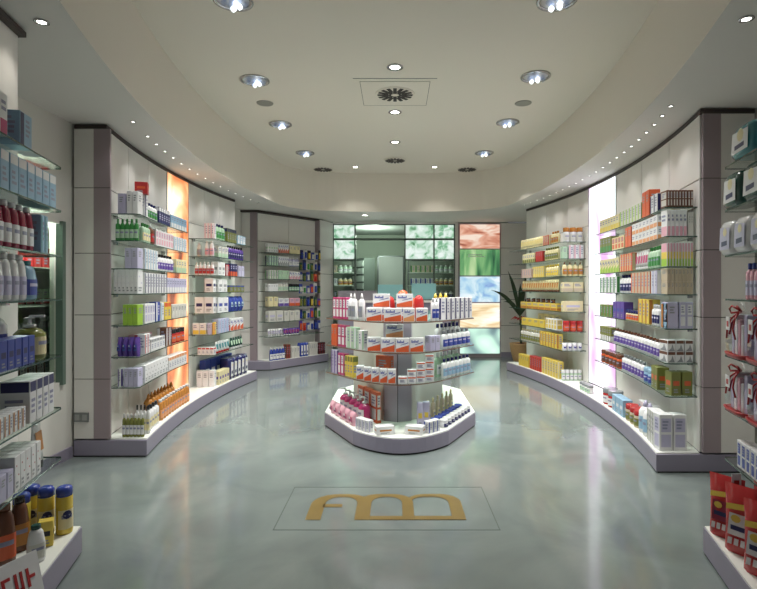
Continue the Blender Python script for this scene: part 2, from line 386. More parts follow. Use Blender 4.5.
def side_unit(s_, y0, y1, lb0, lb1, bays, xo, xi, label):
    e = empty('shelving_unit', (s_*2.4, (y0+y1)/2, 0)); tag(e, label, 'shelving unit'); L = (-s_*2.4, -(y0+y1)/2)
    def put(mb, name): mb.xf(Matrix.Translation((L[0], L[1], 0))); return mb.build(name, e)
    a = MB(); curved_back(a, s_, y0+.024, lb0, ZB, 3); put(a, 'back_panel')
    a = MB(); curved_back(a, s_, lb1, y1, ZB, 3); put(a, 'back_panel')
    # plinth: frontal near face, curved side
    fr_ = arc_pts(s_, y0, y1, BASEO); bk = arc_pts(s_, y0, y1, -.02)
    out = [(s_*xo, y0)]+fr_+[bk[-1]]+bk[::-1][1:-1]+[(s_*xo, y0+.35)]
    a = MB(); pts = orient(out); a.prism(pts, .012, .135, PLINTH)
    a.prism(orient([(x-s_*(-.012), y+.0) for x, y in out]), 0, .012, BLACK); put(a, 'plinth')
    out2 = [(s_*(back(y0)), y0+.02)]+arc_pts(s_, y0+.02, y1-.02, BASEO+.0-.006)+[(bk[-1][0], y1-.02)]+arc_pts(s_, y0+.02, y1-.02, 0)[::-1][:-1]
    a = MB(); a.prism(orient(out2), .135, .145, SHELFW); put(a, 'plinth_top')
    # pilaster and white side panel
    a = MB()
    for za, zb in zip([.145]+ZJ[1:-1], ZJ[1:-1]+[2.66]):
        xa, xb = sorted((s_*(xi-.132), s_*xi)); a.box(xa, xb, y0, y0+.022, za+.003, zb-.003, MAUVE)
    xa, xb = sorted((s_*(xi-.129), s_*(xi-.003))); a.box(xa, xb, y0+.004, y0+.02, .145, 2.66, DARK); put(a, 'pilaster')
    a = MB()
    for za, zb in zip([.145]+ZJ[1:-1], ZJ[1:-1]+[2.66]):
        xa, xb = sorted((s_*xi, s_*xo)); a.box(xa, xb, y0+.002, y0+.03, za+.003, zb-.003, WHITE)
    a.box(xa+.003, xb-.003, y0+.008, y0+.35, .145, 2.66, DARK); put(a, 'side_panel')
    a = MB(); top = [(s_*(xo-.0), y0+.003)]+arc_pts(s_, y0+.003, y1, .004)+[(s_*(back(y1)+.04), y1)]+arc_pts(s_, y0+.1, y1, -.05)[::-1][1:]+[(s_*xo, y0+.1)]
    a.prism(orient(top), 2.662, 2.692, CORN); put(a, 'cornice')
    for (b0, b1, off) in bays:
        for i, z in enumerate(H[1:]):
            out3 = arc_pts(s_, b0+.03, b1, off-.0, 14); bk3 = arc_pts(s_, b0, b1, .002, 14)
            # rounded near corner
            o3 = [bk3[0], (s_*(back(b0)-off+.035), b0)]+out3+bk3[::-1][:-1]
            g = slab(o3, z)
            gs = put(g, 'glass_shelf')
            for yy in (b0+.12, b1-.1):
                g = MB(); X = back(yy); xa, xb = sorted((s_*(X-.001), s_*(X-.03))); g.box(xa, xb, yy-.012, yy+.012, z-.03, z-.0082, CHROME)
                put(g, 'shelf_bracket').parent = gs
    return e
UL = side_unit(-1, 4.25, 7.85, 5.80, 6.42, [(4.31, 5.76, .25), (6.42, 7.75, .32)], 2.60, 2.44, 'left curved wall of glass shelves with mauve pilaster and orange lightbox')
UR = side_unit(1, 3.88, 8.78, 6.0, 6.80, [(3.95, 6.02, .24), (6.88, 8.72, .32)], 2.66, 2.41, 'right curved wall of glass shelves with mauve pilaster and lilac lightbox')

def arc_lightbox(s_, y0, y1, pic, label):
    e = empty('light_box', (s_*2.5, (y0+y1)/2, 0)); tag(e, label, 'light box')
    a = MB(); pts = arc_pts(s_, y0+.006, y1-.006, .002, 8); o_ = arc_pts(s_, y0+.006, y1-.006, -.035, 8); a.prism(orient(pts+o_[::-1]), .16, 2.655, pic)
    a.xf(Matrix.Translation((-s_*2.5, -(y0+y1)/2, 0))); a.build('backlit_picture', e)
    a = MB()
    for ya, yb in ((y0, y0+.006), (y1-.006, y1)):
        pts = arc_pts(s_, ya, yb, .006, 1); o_ = arc_pts(s_, ya, yb, -.035, 1); a.prism(orient(pts+o_[::-1]), .15, 2.66, STEEL)
    a.xf(Matrix.Translation((-s_*2.5, -(y0+y1)/2, 0))); a.build('frame', e)
arc_lightbox(-1, 5.80, 6.42, picture('orange_portrait', [(.30, (120, 60, 40)), (.41, (210, 118, 66)), (.50, (238, 178, 124)), (.58, (255, 240, 210)), (.70, (250, 253, 255))], 1.7, .8, 1.5, stretch=(1, 1, .55)),
             'tall narrow backlit orange portrait panel between the two left shelf bays')
arc_lightbox(1, 6.0, 6.80, picture('lilac_blossom', [(.35, (206, 150, 206)), (.46, (232, 205, 236)), (.52, (250, 250, 255)), (.7, (235, 255, 252))], 1.6, 1.2, 1.5, stretch=(1, 1, .5)),
             'tall narrow backlit white and lilac panel between the two right shelf bays')

# far left diagonal unit
A_, B_ = (-2.34, 8.95), (-1.51, 10.05)
dl = hypot(B_[0]-A_[0], B_[1]-A_[1]); dx_, dy_ = (B_[0]-A_[0])/dl, (B_[1]-A_[1])/dl; nx_, ny_ = dy_, -dx_
def dg(t, off): return (A_[0]+dx_*t+nx_*off, A_[1]+dy_*t+ny_*off)
e = empty('shelving_unit', (-1.9, 9.5, 0)); tag(e, 'far left angled shelving unit with hanging packs beside the glass partition', 'shelving unit')
def putd(mb, name): mb.xf(Matrix.Translation((1.9, -9.5, 0))); return mb.build(name, e)
a = MB()
for k in range(2):
    t0, t1 = dl*k/2+.004, dl*(k+1)/2-.004
    for za, zb in zip(ZB[:-1], ZB[1:]): a.prism(orient([dg(t0, 0), dg(t1, 0), dg(t1, -.02), dg(t0, -.02)]), za+.004, zb-.004, WHITE)
a.prism(orient([dg(0, -.012), dg(dl, -.012), dg(dl, -.05), dg(0, -.05)]), .14, 2.66, DARK); putd(a, 'back_panel')
a = MB(); out = [(-2.6, 8.74), dg(.01, .31), dg(dl+.02, .31), dg(dl, 0), dg(0, -.02), (-2.6, 8.95)]; a.prism(orient(out), .012, .145, PLINTH)
a.prism(orient([(-2.6, 8.76), dg(.01, .30), dg(dl, .30), dg(dl, 0), dg(0, 0), (-2.6, 8.95)]), 0, .012, BLACK); putd(a, 'plinth')
a = MB(); a.prism(orient([dg(.02, 0), dg(.02, .29), dg(dl, .29), dg(dl, 0)]), .145, .152, SHELFW); putd(a, 'plinth_top')
a = MB(); a.box(-2.46, -2.345, 8.90, 8.97, .145, 2.66, MAUVE); putd(a, 'pilaster')
a = MB()
for za, zb in zip([.145]+ZJ[1:-1], ZJ[1:-1]+[2.66]): a.box(-2.61, -2.462, 8.91, 8.97, za+.004, zb-.004, WHITE)
putd(a, 'side_panel')
a = MB(); a.prism(orient([(-2.61, 8.86), (-2.3, 8.86), dg(dl+.1, .08), dg(dl+.1, -.05), dg(0, -.06), (-2.61, 9.0)]), 2.662, 2.688, CORN); putd(a, 'cornice')
a = MB(); a.prism(orient([dg(dl-.03, 0), dg(dl-.03, .1), dg(dl, .1), dg(dl, 0)]), .15, 2.66, MAUVE); putd(a, 'end_post')
for z in H[1:]:
    t1 = .60*dl if z > .56 else dl-.035
    g = slab([dg(.02, .002), dg(.02, .22), dg(.06, .25), dg(t1, .25), dg(t1, .002)], z); putd(g, 'glass_shelf')

# foreground units (out to the frame edge on both sides)
FH = [.145, .50, .755, 1.025, 1.31, 1.53, 1.76, 1.98]
def fx(y, off): return 1.70+(y-2.70)*.245-off          # shelf front line, off>0 towards aisle
def fore_unit(s_, label):
    e = empty('shelving_unit', (s_*1.8, 2.0, 0)); tag(e, label, 'shelving unit')
    def put(mb, name): mb.xf(Matrix.Translation((-s_*1.8, -2.0, 0))); return mb.build(name, e)
    y0, y1 = 1.25, 2.70; sh = 0 if s_ < 0 else .02; sp = 0 if s_ < 0 else .025; bx = lambda y: s_*(1.94+(y-2.7)*.2)
    a = MB()
    zz = [.145, .63, 1.15, 1.65, 2.18, 2.66]
    for ya, yb in ((y0, 1.97), (1.98, y1)):
        for za, zb in zip([.145, 2.18], [2.176, 2.66]): a.prism(orient([(bx(ya), ya), (bx(yb), yb), (bx(yb)+s_*.02, yb), (bx(ya)+s_*.02, ya)]), za+.003, zb, WHITE)
    put(a, 'back_panel')
    a = MB(); a.prism(orient([(bx(y0)+s_*.022, y0), (bx(y1)+s_*.022, y1), (s_*2.60, y1), (s_*2.60, y0)]), 0, 2.66, WHITE); put(a, 'carcass')
    a = MB(); a.prism(orient([(s_*fx(y0, .09+sp), y0), (s_*fx(y1, .09+sp), y1), (s_*1.93, y1), (bx(y0), y0)]), .012, .137, PLINTH)
    a.prism(orient([(s_*fx(y0, .075+sp), y0), (s_*fx(y1, .075+sp), y1-.01), (s_*1.93, y1-.01), (bx(y0), y0)]), 0, .012, BLACK); put(a, 'plinth')
    a = MB(); a.prism(orient([(s_*fx(y0, .088+sp), y0), (s_*fx(y1, .088+sp), y1-.01), (s_*1.93, y1-.01), (bx(y0), y0)]), .137, .145, SHELFW); put(a, 'plinth_top')
    a = MB(); a.prism(orient([(bx(y0)-s_*.03, y0), (bx(y1)-s_*.03, y1+.02), (s_*2.62, y1+.02), (s_*2.62, y0)]), 2.662, 2.688, CORN); put(a, 'cornice')
    for z in FH[1:]:
        g = slab([(s_*fx(y0, sh-.005), y0), (s_*fx(2.67, sh-.005), 2.67), (s_*(fx(y1, sh)+.015), y1-.005), (bx(y1)-s_*.002, y1-.005), (bx(y0)-s_*.002, y0)], z); gs = put(g, 'glass_shelf')
        for yy in (2.55, 1.9): g = MB(); xa, xb = sorted((bx(yy)-s_*.002, bx(yy)-s_*.03)); g.box(xa, xb, yy-.012, yy+.012, z-.03, z-.0082, CHROME); put(g, 'shelf_bracket').parent = gs
    return e
fore_unit(-1, 'foreground shelving unit at the left edge with glass shelves and open end')
fore_unit(1, 'foreground shelving unit at the right edge with glass shelves and open end')

rackm = mat('rack_shelf', (196, 206, 198), .4)
# glazed display opening in the left wall between units
e = empty('window_1', (WL, 3.78, .63)); e['kind'] = 'structure'
nich = mat('niche_lining', (216, 222, 212), .6)
a = MB(); a.box(-.72, -.70, -.36, 1.4, 0, 1.24, nich); a.box(-.7, -.1, -.37, -.36, 0, 1.24, nich); a.box(-.7, -.1, 1.4, 1.41, 0, 1.24, nich); a.box(-.7, -.1, -.36, 1.4, -.02, 0, nich); a.box(-.7, -.1, -.36, 1.4, 1.24, 1.26, nich); a.box(-.11, -.101, .37, 1.4, 0, 1.24, nich); a.build('niche', e)
a = MB(); a.box(-.05, -.044, -.355, .32, .0, 1.24, PANE); a.build('glass_pane', e)
a = MB(); a.box(-.03, .025, .32, .36, -.02, 1.26, GREEN_EDGE); a.build('edge_profile', e)
NZ = [.30, .60, .90]
for z in NZ: a = MB(); a.box(-.69, -.14, -.34, 1.38, z-.008, z, rackm); a.build('shelf', e)
lamp('display_window_lamp', 'POINT', (WL-.25, 4.1, 1.80), 9, (.97, 1, .95), .05)
NP = [('c:side', .17, 'W', 'n', 'white and brown carton'), ('b:flip', .19, 'W', 'g', 'white bottle'), ('c:stripe', .13, 'g', 'R', 'pale green and red carton'), ('c:top', .18, 'R', 'n', 'red brown carton')]
# socket
e = empty('wall_socket', (-2.535, 4.252, .285)); tag(e, 'grey double wall socket on white panel left of the near left pilaster', 'socket')
a = MB(); a.box(-.06, .055, -.012, 0, 0, .075, STEEL); a.build('plate', e)
a = MB()
for cx in (-.032, .027): a.box(cx-.018, cx+.018, -.014, -.0121, .014, .06, mat('socket_insert', (150, 152, 150), .4))
a.build('socket_insert', e)

# column of backlit pictures on the far wall
e = empty('light_box', (1.68, YB, 0)); tag(e, 'stack of five square backlit pictures right of the glass partition', 'light box')
a = MB(); a.box(-.42, .44, .005, .12, 0, 2.68, MAUVE); a.build('casing', e)
TB = [2.66, 2.16, 1.62, 1.09, .58, .06]
pics = [picture('red_strands_picture', [(.26, (96, 44, 44)), (.36, (200, 122, 96)), (.48, (234, 176, 150)), (.60, (252, 230, 212))], 2.2, 1.6, .85, stretch=(.7, 1, 2.2), rot=(0, .5, 0)),
        picture('green_leaf_picture', [(.28, (34, 84, 60)), (.42, (84, 150, 96)), (.54, (140, 196, 130)), (.68, (206, 232, 176))], 2.6, .5, .8, stretch=(2.2, 1, .35)),
        picture('blue_ice_picture', [(.28, (130, 160, 216)), (.40, (160, 202, 230)), (.52, (198, 226, 238)), (.66, (236, 246, 255))], 3.6, 1.0, .95),
        picture('golden_sand_picture', [(.28, (206, 172, 124)), (.42, (238, 212, 166)), (.52, (250, 236, 204)), (.66, (255, 252, 244))], 1.8, 1.0, 1.0, stretch=(.8, 1, 2.4), rot=(0, -.6, 0)),
        picture('pale_pebble_picture', [(.0, (232, 250, 244)), (.40, (196, 236, 216)), (.60, (130, 160, 160)), (.75, (60, 72, 80))], 3.6, 0, 1.05, 'vor')]
for i in range(5):
    a = MB(); a.box(-.38, .41, -.02, .004, TB[i+1]+.012, TB[i]-.012, pics[i]); a.build('backlit_picture', e)
a = MB(); a.box(-.22, .06, -.024, -.0205, 2.035, 2.05, pm('W')); a.box(-.22, .12, -.024, -.0205, 2.00, 2.012, pm('W')); a.build('caption', e)

# ------------------------------------------------------------ glass partition and dispensary behind
e = empty('glass_partition', (0, YB, 0)); tag(e, 'grey framed glass partition in front of the dispensary', 'partition')
fm = mat('partition_frame', (96, 110, 102), .4, .2)
a = MB()
for x in (-1.235, -.80, .20, .78, 1.19): a.box(x-.014, x+.014, 0, .05, 0, 2.66, fm)
a.box(-1.24, 1.20, 0, .05, 2.335, 2.375, fm); a.box(-1.24, 1.20, 0, .05, 2.64, 2.66, fm)
a.box(-1.24, 1.20, 0, .05, 0, .04, fm); a.box(-1.24, -.80, 0, .05, 1.93, 1.96, fm); a.box(.2, 1.2, 0, .05, 1.93, 1.96, fm)
a.build('frame', e)
for x0, x1, z0, z1 in ((-.786, .186, .04, 2.335), (-.786, .186, 2.375, 2.64), (-1.221, -.814, .04, 1.93), (.214, .766, .04, 1.93), (.794, 1.176, .04, 1.93)):
    a = MB(); a.box(x0, x1, .02, .028, z0, z1, PANE); a.build('glass_pane', e)
pb = [picture('backlit_leaves_'+k, [(.30, c0), (.40, (150, 200, 165)), (.48, (205, 232, 214)), (.66, (240, 252, 246))], sc, .6, .85)
      for k, c0, sc in (('fine', (110, 170, 130), 9), ('bold', (60, 120, 70), 6), ('soft', (120, 185, 150), 8))]
for x0, x1, z0, z1, k in ((-1.221, -.814, 2.375, 2.64, 0), (-1.221, -.814, 1.96, 2.335, 2), (.214, .766, 2.375, 2.64, 1), (.214, .766, 1.96, 2.335, 1), (.794, 1.176, 2.375, 2.64, 0), (.794, 1.176, 1.96, 2.335, 0)):
    a = MB(); a.box(x0, x1, .015, .03, z0, z1, pb[k]); a.build('backlit_leaf_panel', e)
# back room shell
br = mat('back_room_paint', (150, 160, 146), .8)
a = MB(); a.box(-2.3, 2.3, 13.5, 13.6, 0, 2.75, br); struct('wall_dispensary_back', a)
a = MB(); a.box(-2.3, -2.2, 10.63, 13.5, 0, 2.75, br); struct('wall_dispensary_left', a)
a = MB(); a.box(2.2, 2.3, 10.66, 13.5, 0, 2.75, br); struct('wall_dispensary_right', a)
a = MB(); a.box(-2.3, 2.3, 10.55, 13.6, 2.75, 2.8, mat('back_room_ceiling', (150, 158, 150), .8)); struct('ceiling_dispensary', a)
d = MB(); d.box(-.42, .20, 13.46, 13.5, 0, 2.18, mat('white_door', (196, 200, 194), .5)); d.box(-.45, -.42, 13.45, 13.5, 0, 2.21, STEEL); d.box(.20, .23, 13.45, 13.5, 0, 2.21, STEEL); d.box(-.45, .23, 13.45, 13.5, 2.18, 2.21, STEEL)
do = struct('door_1', d); h_ = MB(); h_.box(.12, .16, 13.40, 13.46, 1.0, 1.03, CHROME); h_.box(.03, .16, 13.395, 13.405, 1.0, 1.03, CHROME); h_.build('handle', do)

def rack(x0, x1, y, zs, depth, label, rz=0):
    e = empty('storage_rack', ((x0+x1)/2, y, 0), rz); tag(e, label, 'rack'); w_ = (x1-x0)/2
    a = MB()
    for x in (-w_, w_-.025): a.box(x, x+.025, 0, depth, 0, 2.3, STEEL)
    a.build('upright', e)
    for z in zs: a = MB(); a.box(-w_, w_, 0, depth, z-.02, z, mat('rack_shelf', (196, 206, 198), .4)); a.build('shelf', e)
    return e
RZ = [.5, .85, 1.15, 1.45, 1.75, 2.05]
rack(.30, 1.55, 12.3, RZ, .35, 'dispensary storage rack behind the right glass panes')
rack(-1.75, -.93, 12.3, RZ, .35, 'dispensary storage rack behind the left glass panes')
e = empty('drawer_cabinet', (-.90, 12.75, 0), -1.0); tag(e, 'pale cabinet of shallow drawers left of the dispensary door', 'cabinet')
a = MB(); a.box(-.3, .3, 0, .3, 0, 2.1, mat('cabinet_body', (110, 120, 112), .5)); a.build('body', e)
for k in range(11): a = MB(); a.box(-.28, .28, -.02, -.001, .1+k*.18, .24+k*.18, mat('drawer_front', (214, 224, 214), .4)); a.build('drawer', e)

# service counter with two pale teal screens
e = empty('service_counter', (0, 9.35, 0)); tag(e, 'mauve grey service counter behind the central island', 'counter')
a = MB(); a.box(-1.02, 1.0, 0, .5, .08, 1.12, PLINTH); a.box(-.98, .96, .03, .47, 0, .08, BLACK); a.build('body', e)
a = MB(); a.box(-1.06, 1.04, -.04, .54, 1.12, 1.155, WHITE); a.build('worktop', e)
a = MB(); a.box(-1.02, -.33, 0.02, .04, 1.155, 1.33, mat('counter_upstand', (130, 126, 134), .4)); a.build('upstand', e)
TEAL = mat('pale_teal_plastic', (140, 192, 196), .3)
for x0, x1, z1, lb in ((-.31, .14, 1.44, 'pale teal screen on the service counter, left of the two'), (.30, .74, 1.46, 'pale teal screen on the service counter, right of the two')):
    e = empty('counter_screen', ((x0+x1)/2, 9.5, 1.155)); tag(e, lb, 'screen', 'teal counter screens'); w_ = (x1-x0)/2
    a = MB(); a.box(-w_, w_, -.02, .02, .02, z1-1.155, TEAL); a.build('panel', e)
    a = MB(); a.box(-w_*.6, w_*.6, -.06, .06, 0, .02, STEEL); a.build('foot', e)
a = MB(); a.lathe([(.02, 0), (.10, .012), (.13, .03), (.12, .05), (.03, .07)], BLACK, 14, .7); a.v = [(x, y, z) for x, y, z in a.v]
tag(a.build('desk_phone', loc=(.52, 9.72, 1.155+.0)), 'black rounded device behind the right teal screen', 'device')

# ------------------------------------------------------------ product kinds (cached meshes, front faces -Y, base at origin)
CACHE = {}
def bars(mb, x0, x1, z0, z1, y, m, n=3, rnd=None):
    rnd = rnd or random
    hh = (z1-z0)/(n*1.8)
    for k in range(n):
        xe = x0+(x1-x0)*rnd.uniform(.6, 1); z = z1-(k+.2)*(z1-z0)/n-hh
        mb.face([(x0, y, z), (xe, y, z), (xe, y, z+hh), (x0, y, z+hh)], m)
def prints(mb, w, h, y, base, acc, style, rnd):
    q = lambda x0, x1, z0, z1, m, yy=y: mb.face([(x0, yy, z0), (x1, yy, z0), (x1, yy, z1), (x0, yy, z1)], m)
    a = w/2-.004; y2 = y-.0006; ink = mat('print_ink', (138, 140, 166), .4) if base not in 'NBKPD' else pm('L')
    A = pm(acc)
    if style == 'stripe': q(-a, a, .004, h*.38, A); bars(mb, -a*.8, a*.8, h*.55, h*.85, y2, ink, 2, rnd)
    elif style == 'top': q(-a, a, h*.74, h-.004, A); bars(mb, -a*.7, a*.7, h*.2, h*.6, y2, ink if acc != 'p' else A, 3, rnd)
    elif style == 'side': q(-a, -a*.35, .004, h-.004, A); bars(mb, -a*.1, a*.85, h*.3, h*.85, y2, ink, 4, rnd)
    elif style == 'diag':
        mb.face([(-a, y, .003), (a, y, .003), (a, y, h*.52), (-a, y, h*.26)], A)
        for k in range(7): x = -a*.85+k*a*.16; q_ = .78 if k % 3 else .86; mb.face([(x, y2, h*.66), (x+a*.12, y2, h*.665), (x+a*.15, y2, h*q_), (x+a*.03, y2, h*q_)], pm('B'))
        mb.face([(-a*.3, y2, h*.50), (a*.9, y2, h*.66), (a*.9, y2, h*.72), (-a*.3, y2, h*.53)], pm('B'))
    elif style == 'panel': q(-a*.8, a*.8, h*.1, h*.45, A); q(-a*.8, a*.8, h*.52, h*.9, A); bars(mb, -a*.6, a*.6, h*.58, h*.85, y2, ink, 3, rnd)
    elif style == 'dots':
        for k in range(2): 
            cx = a*(-.45+.9*k); r = w*.09; z = h*(.72 if k == 0 else .45)
            mb.face([(cx+r*cos(t*pi/4), y, z+r*sin(t*pi/4)) for t in range(8)], A)
        bars(mb, -a*.8, a*.8, h*.08, h*.3, y2, pm('S'), 2, rnd)
    elif style == 'swoosh': q(-a, a, h*.7, h-.003, pm('n')); mb.face([(-a, y, .003), (a*.9, y, .003), (a*.2, y2, h*.66), (-a*.1, y2, h*.3)], pm('S'))
    elif style == 'tri': q(-a, a, .003, h*.33, pm('G' if acc == 'G' else acc)); q(-a, a, h*.33, h*.62, pm('Y')); q(-a, a, h*.62, h-.003, pm('p'))
    elif style == 'logo': q(-a*.7, a*.7, h*.42, h*.62, A); bars(mb, -a*.6, a*.6, h*.1, h*.3, y2, pm('S'), 2, rnd)
    elif style == 'plain': bars(mb, -a*.6, a*.6, h*.55, h*.85, y2, pm('S'), 3, rnd)
def carton(w, d, h, base, acc, style):
    key = ('carton', round(w, 3), round(d, 3), round(h, 3), base, acc, style)
    if key in CACHE: return CACHE[key]
    rnd = random.Random(str(key)); mb = MB(); mb.cbox(w, d, h, pm(base), .002)
    prints(mb, w, h, -d/2-.0005, base, acc, style, rnd)
    for sgn in (-1, 1):
        st = len(mb.v); prints(mb, d, h, -w/2-.0005, base, acc, style, rnd); mb.xf(Matrix.Rotation(sgn*pi/2, 4, 'Z'), st)
    mb.face([(-w*.46, -.001, h+.0004), (w*.46, -.001, h+.0004), (w*.46, .001, h+.0004), (-w*.46, .001, h+.0004)], pm('S'))
    nm = 'slim_carton' if w < .055 else 'tall_carton' if h > 2.1*w else 'low_box' if h < .8*w else 'flat_box' if (w > .11) else 'carton'
    CACHE[key] = [(nm, mb.mesh(nm))]; return CACHE[key]
def lathe_mesh(name, prof, m, seg=12, sy=1., power=2.):
    mb = MB(); mb.lathe(prof, m, seg, sy, power=power); return mb.mesh(name)
def label_mesh(r, z0, z1, m, ink, sy, power=2.):
    mb = MB(); seg = 10; a0, a1 = -pi*.85, -pi*.15; P = []
    for i in range(seg+1):
        a = a0+(a1-a0)*i/seg; ca, sa = cos(a), sin(a); q = 1. if power == 2. else (abs(ca)**power+abs(sa)**power)**(-1/power); P.append((ca*q, sa*q))
    for i in range(seg):
        (xa, ya), (xb, yb) = P[i], P[i+1]; R = r+.0008
        mb.face([(xa*R, ya*R*sy, z0), (xb*R, yb*R*sy, z0), (xb*R, yb*R*sy, z1), (xa*R, ya*R*sy, z1)], m, True)
        if 2 <= i <= seg-3:
            R = r+.0014; zz = z0+(z1-z0)*.55; z3 = z0+(z1-z0)*.75
            mb.face([(xa*R, ya*R*sy, zz), (xb*R, yb*R*sy, zz), (xb*R, yb*R*sy, z3), (xa*R, ya*R*sy, z3)], ink, True)
    return mb.mesh('label')
def bottle(w, h, base, acc, cap='W', style='flip'):
    key = ('bottle', round(w, 3), round(h, 3), base, acc, cap, style)
    if key in CACHE: return CACHE[key]
    r = w/2; sy = .75 if style in ('flip', 'oval') else 1.; bm_ = pl(base); pw = 2.6 if style in ('flip', 'oval') else 2.
    if style == 'flip':
        b_ = [(r*.9, 0), (r, h*.04), (r, h*.68), (r*.88, h*.76), (r*.45, h*.81), (r*.42, h*.83)]; c_ = [(r*.5, h*.83), (r*.5, h*.975), (r*.42, h)]
    elif style == 'dome':
        b_ = [(r*.92, 0), (r, h*.03), (r, h*.78), (r*.97, h*.79)]; c_ = [(r*.98, h*.792), (r*.98, h*.93), (r*.85, h*.975), (r*.4, h)]
    elif style == 'cone':
        b_ = [(r*.9, 0), (r, h*.04), (r, h*.66), (r*.7, h*.76), (r*.4, h*.8)]; c_ = [(r*.45, h*.8), (r*.34, h*.9), (r*.12, h)]
    elif style == 'pump':
        b_ = [(r*.9, 0), (r, h*.04), (r, h*.58), (r*.7, h*.68), (r*.36, h*.72)]; c_ = [(r*.4, h*.72), (r*.4, h*.79), (r*.12, h*.80), (r*.12, h*.92), (r*.3, h*.925), (r*.3, h*.95)]
    elif style == 'oval':
        b_ = [(r*.85, 0), (r, h*.05), (r*1., h*.5), (r*.8, h*.78), (r*.6, h*.86), (r*.35, h*.88)]; c_ = [(r*.55, h*.882), (r*.55, h*.98), (r*.5, h)]
    elif style == 'jar':
        b_ = [(r*.92, 0), (r, h*.06), (r, h*.64), (r*.9, h*.70)]; c_ = [(r*.98, h*.702), (r, h*.74), (r, h*.95), (r*.93, h)]
    elif style == 'tube':
        b_ = None
    out = []
    if style == 'tube':
        mb = MB(); v = []; seg = 10
        for k in range(5):
            t = k/4; z = h*.16+(h-h*.16)*t; ry = r*.55*(1-t)+.0015; rx = r*(.8+.2*t)
            v += [(rx*cos(2*pi*i/seg), ry*sin(2*pi*i/seg), z) for i in range(seg)]
        f_ = [(k*seg+i, k*seg+(i+1) % seg, (k+1)*seg+(i+1) % seg, (k+1)*seg+i) for k in range(4) for i in range(seg)]
        f_ += [tuple(range(seg-1, -1, -1)), tuple(range(4*seg, 5*seg))]; mb.poly(v, f_, bm_, True)
        mb.face([(-r*.6, -r*.45, h*.35), (r*.6, -r*.45, h*.35), (r*.75, -r*.2, h*.75), (-r*.75, -r*.2, h*.75)], pm(acc))
        out = [('tube', mb.mesh('tube')), ('cap', lathe_mesh('cap', [(r*.8, 0), (r*.8, h*.15), (r*.7, h*.165)], pl(cap), 10, .7))]
    else:
        nm = {'jar': 'jar', 'dome': 'spray_can', 'pump': 'pump_bottle'}.get(style, 'bottle')
        out = [(nm, lathe_mesh(nm, b_, bm_, 14, sy, pw)), ('lid' if style == 'jar' else 'cap', lathe_mesh('cap', c_, pl(cap), 12, sy if style != 'pump' else 1.))]
        if style == 'pump':
            mb = MB(); mb.box(-r*.13, r*.13, -r*.95, 0, h*.95, h*1., pl(cap)); out.append(('nozzle', mb.mesh('nozzle')))
        out.append(('label', label_mesh(r, h*.12, h*(.52 if style != 'jar' else .55), pm(acc), mat('print_ink', (138, 140, 166), .4) if acc not in 'NBKP' else pm('L'), sy, pw)))
    CACHE[key] = out; return out
def pouch(w, d, h, base, acc, gloss=True):
    key = ('pouch', round(w, 3), round(d, 3), round(h, 3), base, acc)
    if key in CACHE: return CACHE[key]
    rnd = random.Random(str(key)); mb = MB(); nx, nz = 7, 8; m = pl(base)
    def pt(i, k, sg):
        u = i/nx*2-1; v_ = k/nz; prof = (1-abs(u)**3)**.5*(sin(min(1, v_*1.25+.18)*pi*.62)**.6 if v_ < 1 else 0)*(1-v_**5)
        x = u*w/2*(1-.05*sin(v_*pi)); return (x+rnd.uniform(-1, 1)*w*.008, sg*(d/2*prof+.0012)+rnd.uniform(-1, 1)*d*.03*prof, h*v_ if k else 0)
    for sg in (-1, 1):
        g = [[pt(i, k, sg) for i in range(nx+1)] for k in range(nz+1)]
        v = [p_ for row in g for p_ in row]; f_ = []
        for k in range(nz):
            for i in range(nx):
                q = (k*(nx+1)+i, k*(nx+1)+i+1, (k+1)*(nx+1)+i+1, (k+1)*(nx+1)+i); f_.append(q if sg < 0 else q[::-1])
        mb.poly(v, f_, m, True)
    main = mb.mesh('pouch')
    lb = MB(); y = -d/2-.002
    lb.face([(-w*.3, y, h*.3), (w*.3, y, h*.3), (w*.26, y+.004, h*.62), (-w*.26, y+.004, h*.62)], pm(acc))
    lb.face([(-w*.22, y-.001, h*.38), (w*.2, y-.001, h*.38), (w*.2, y-.001, h*.45), (-w*.22, y-.001, h*.45)], pm('N' if acc != 'N' else 'W'))
    lb.face([(-w*.1+w*.12*cos(t*pi/4), y-.0008, h*.55+w*.1*sin(t*pi/4)) for t in range(8)], pm('Y' if base in 'RD' else 'W'))
    if base == 'R':
        lb.face([(-w*.34, y+.004, h*.66), (w*.1, y+.004, h*.70), (w*.1, y+.008, h*.78), (-w*.34, y+.008, h*.74)], pm('Y'))
        lb.face([(w*.12, y, h*.44), (w*.34, y, h*.46), (w*.3, y+.002, h*.6), (w*.14, y+.002, h*.58)], pm('B'))
        for k in range(4): lb.face([(-w*.3+k*w*.15, y-.001, h*.16), (-w*.2+k*w*.15, y-.001, h*.16), (-w*.18+k*w*.15, y-.001, h*.26), (-w*.28+k*w*.15, y-.001, h*.26)], pm('W'))
    CACHE[key] = [('pouch', main), ('label', lb.mesh('label'))]; return CACHE[key]
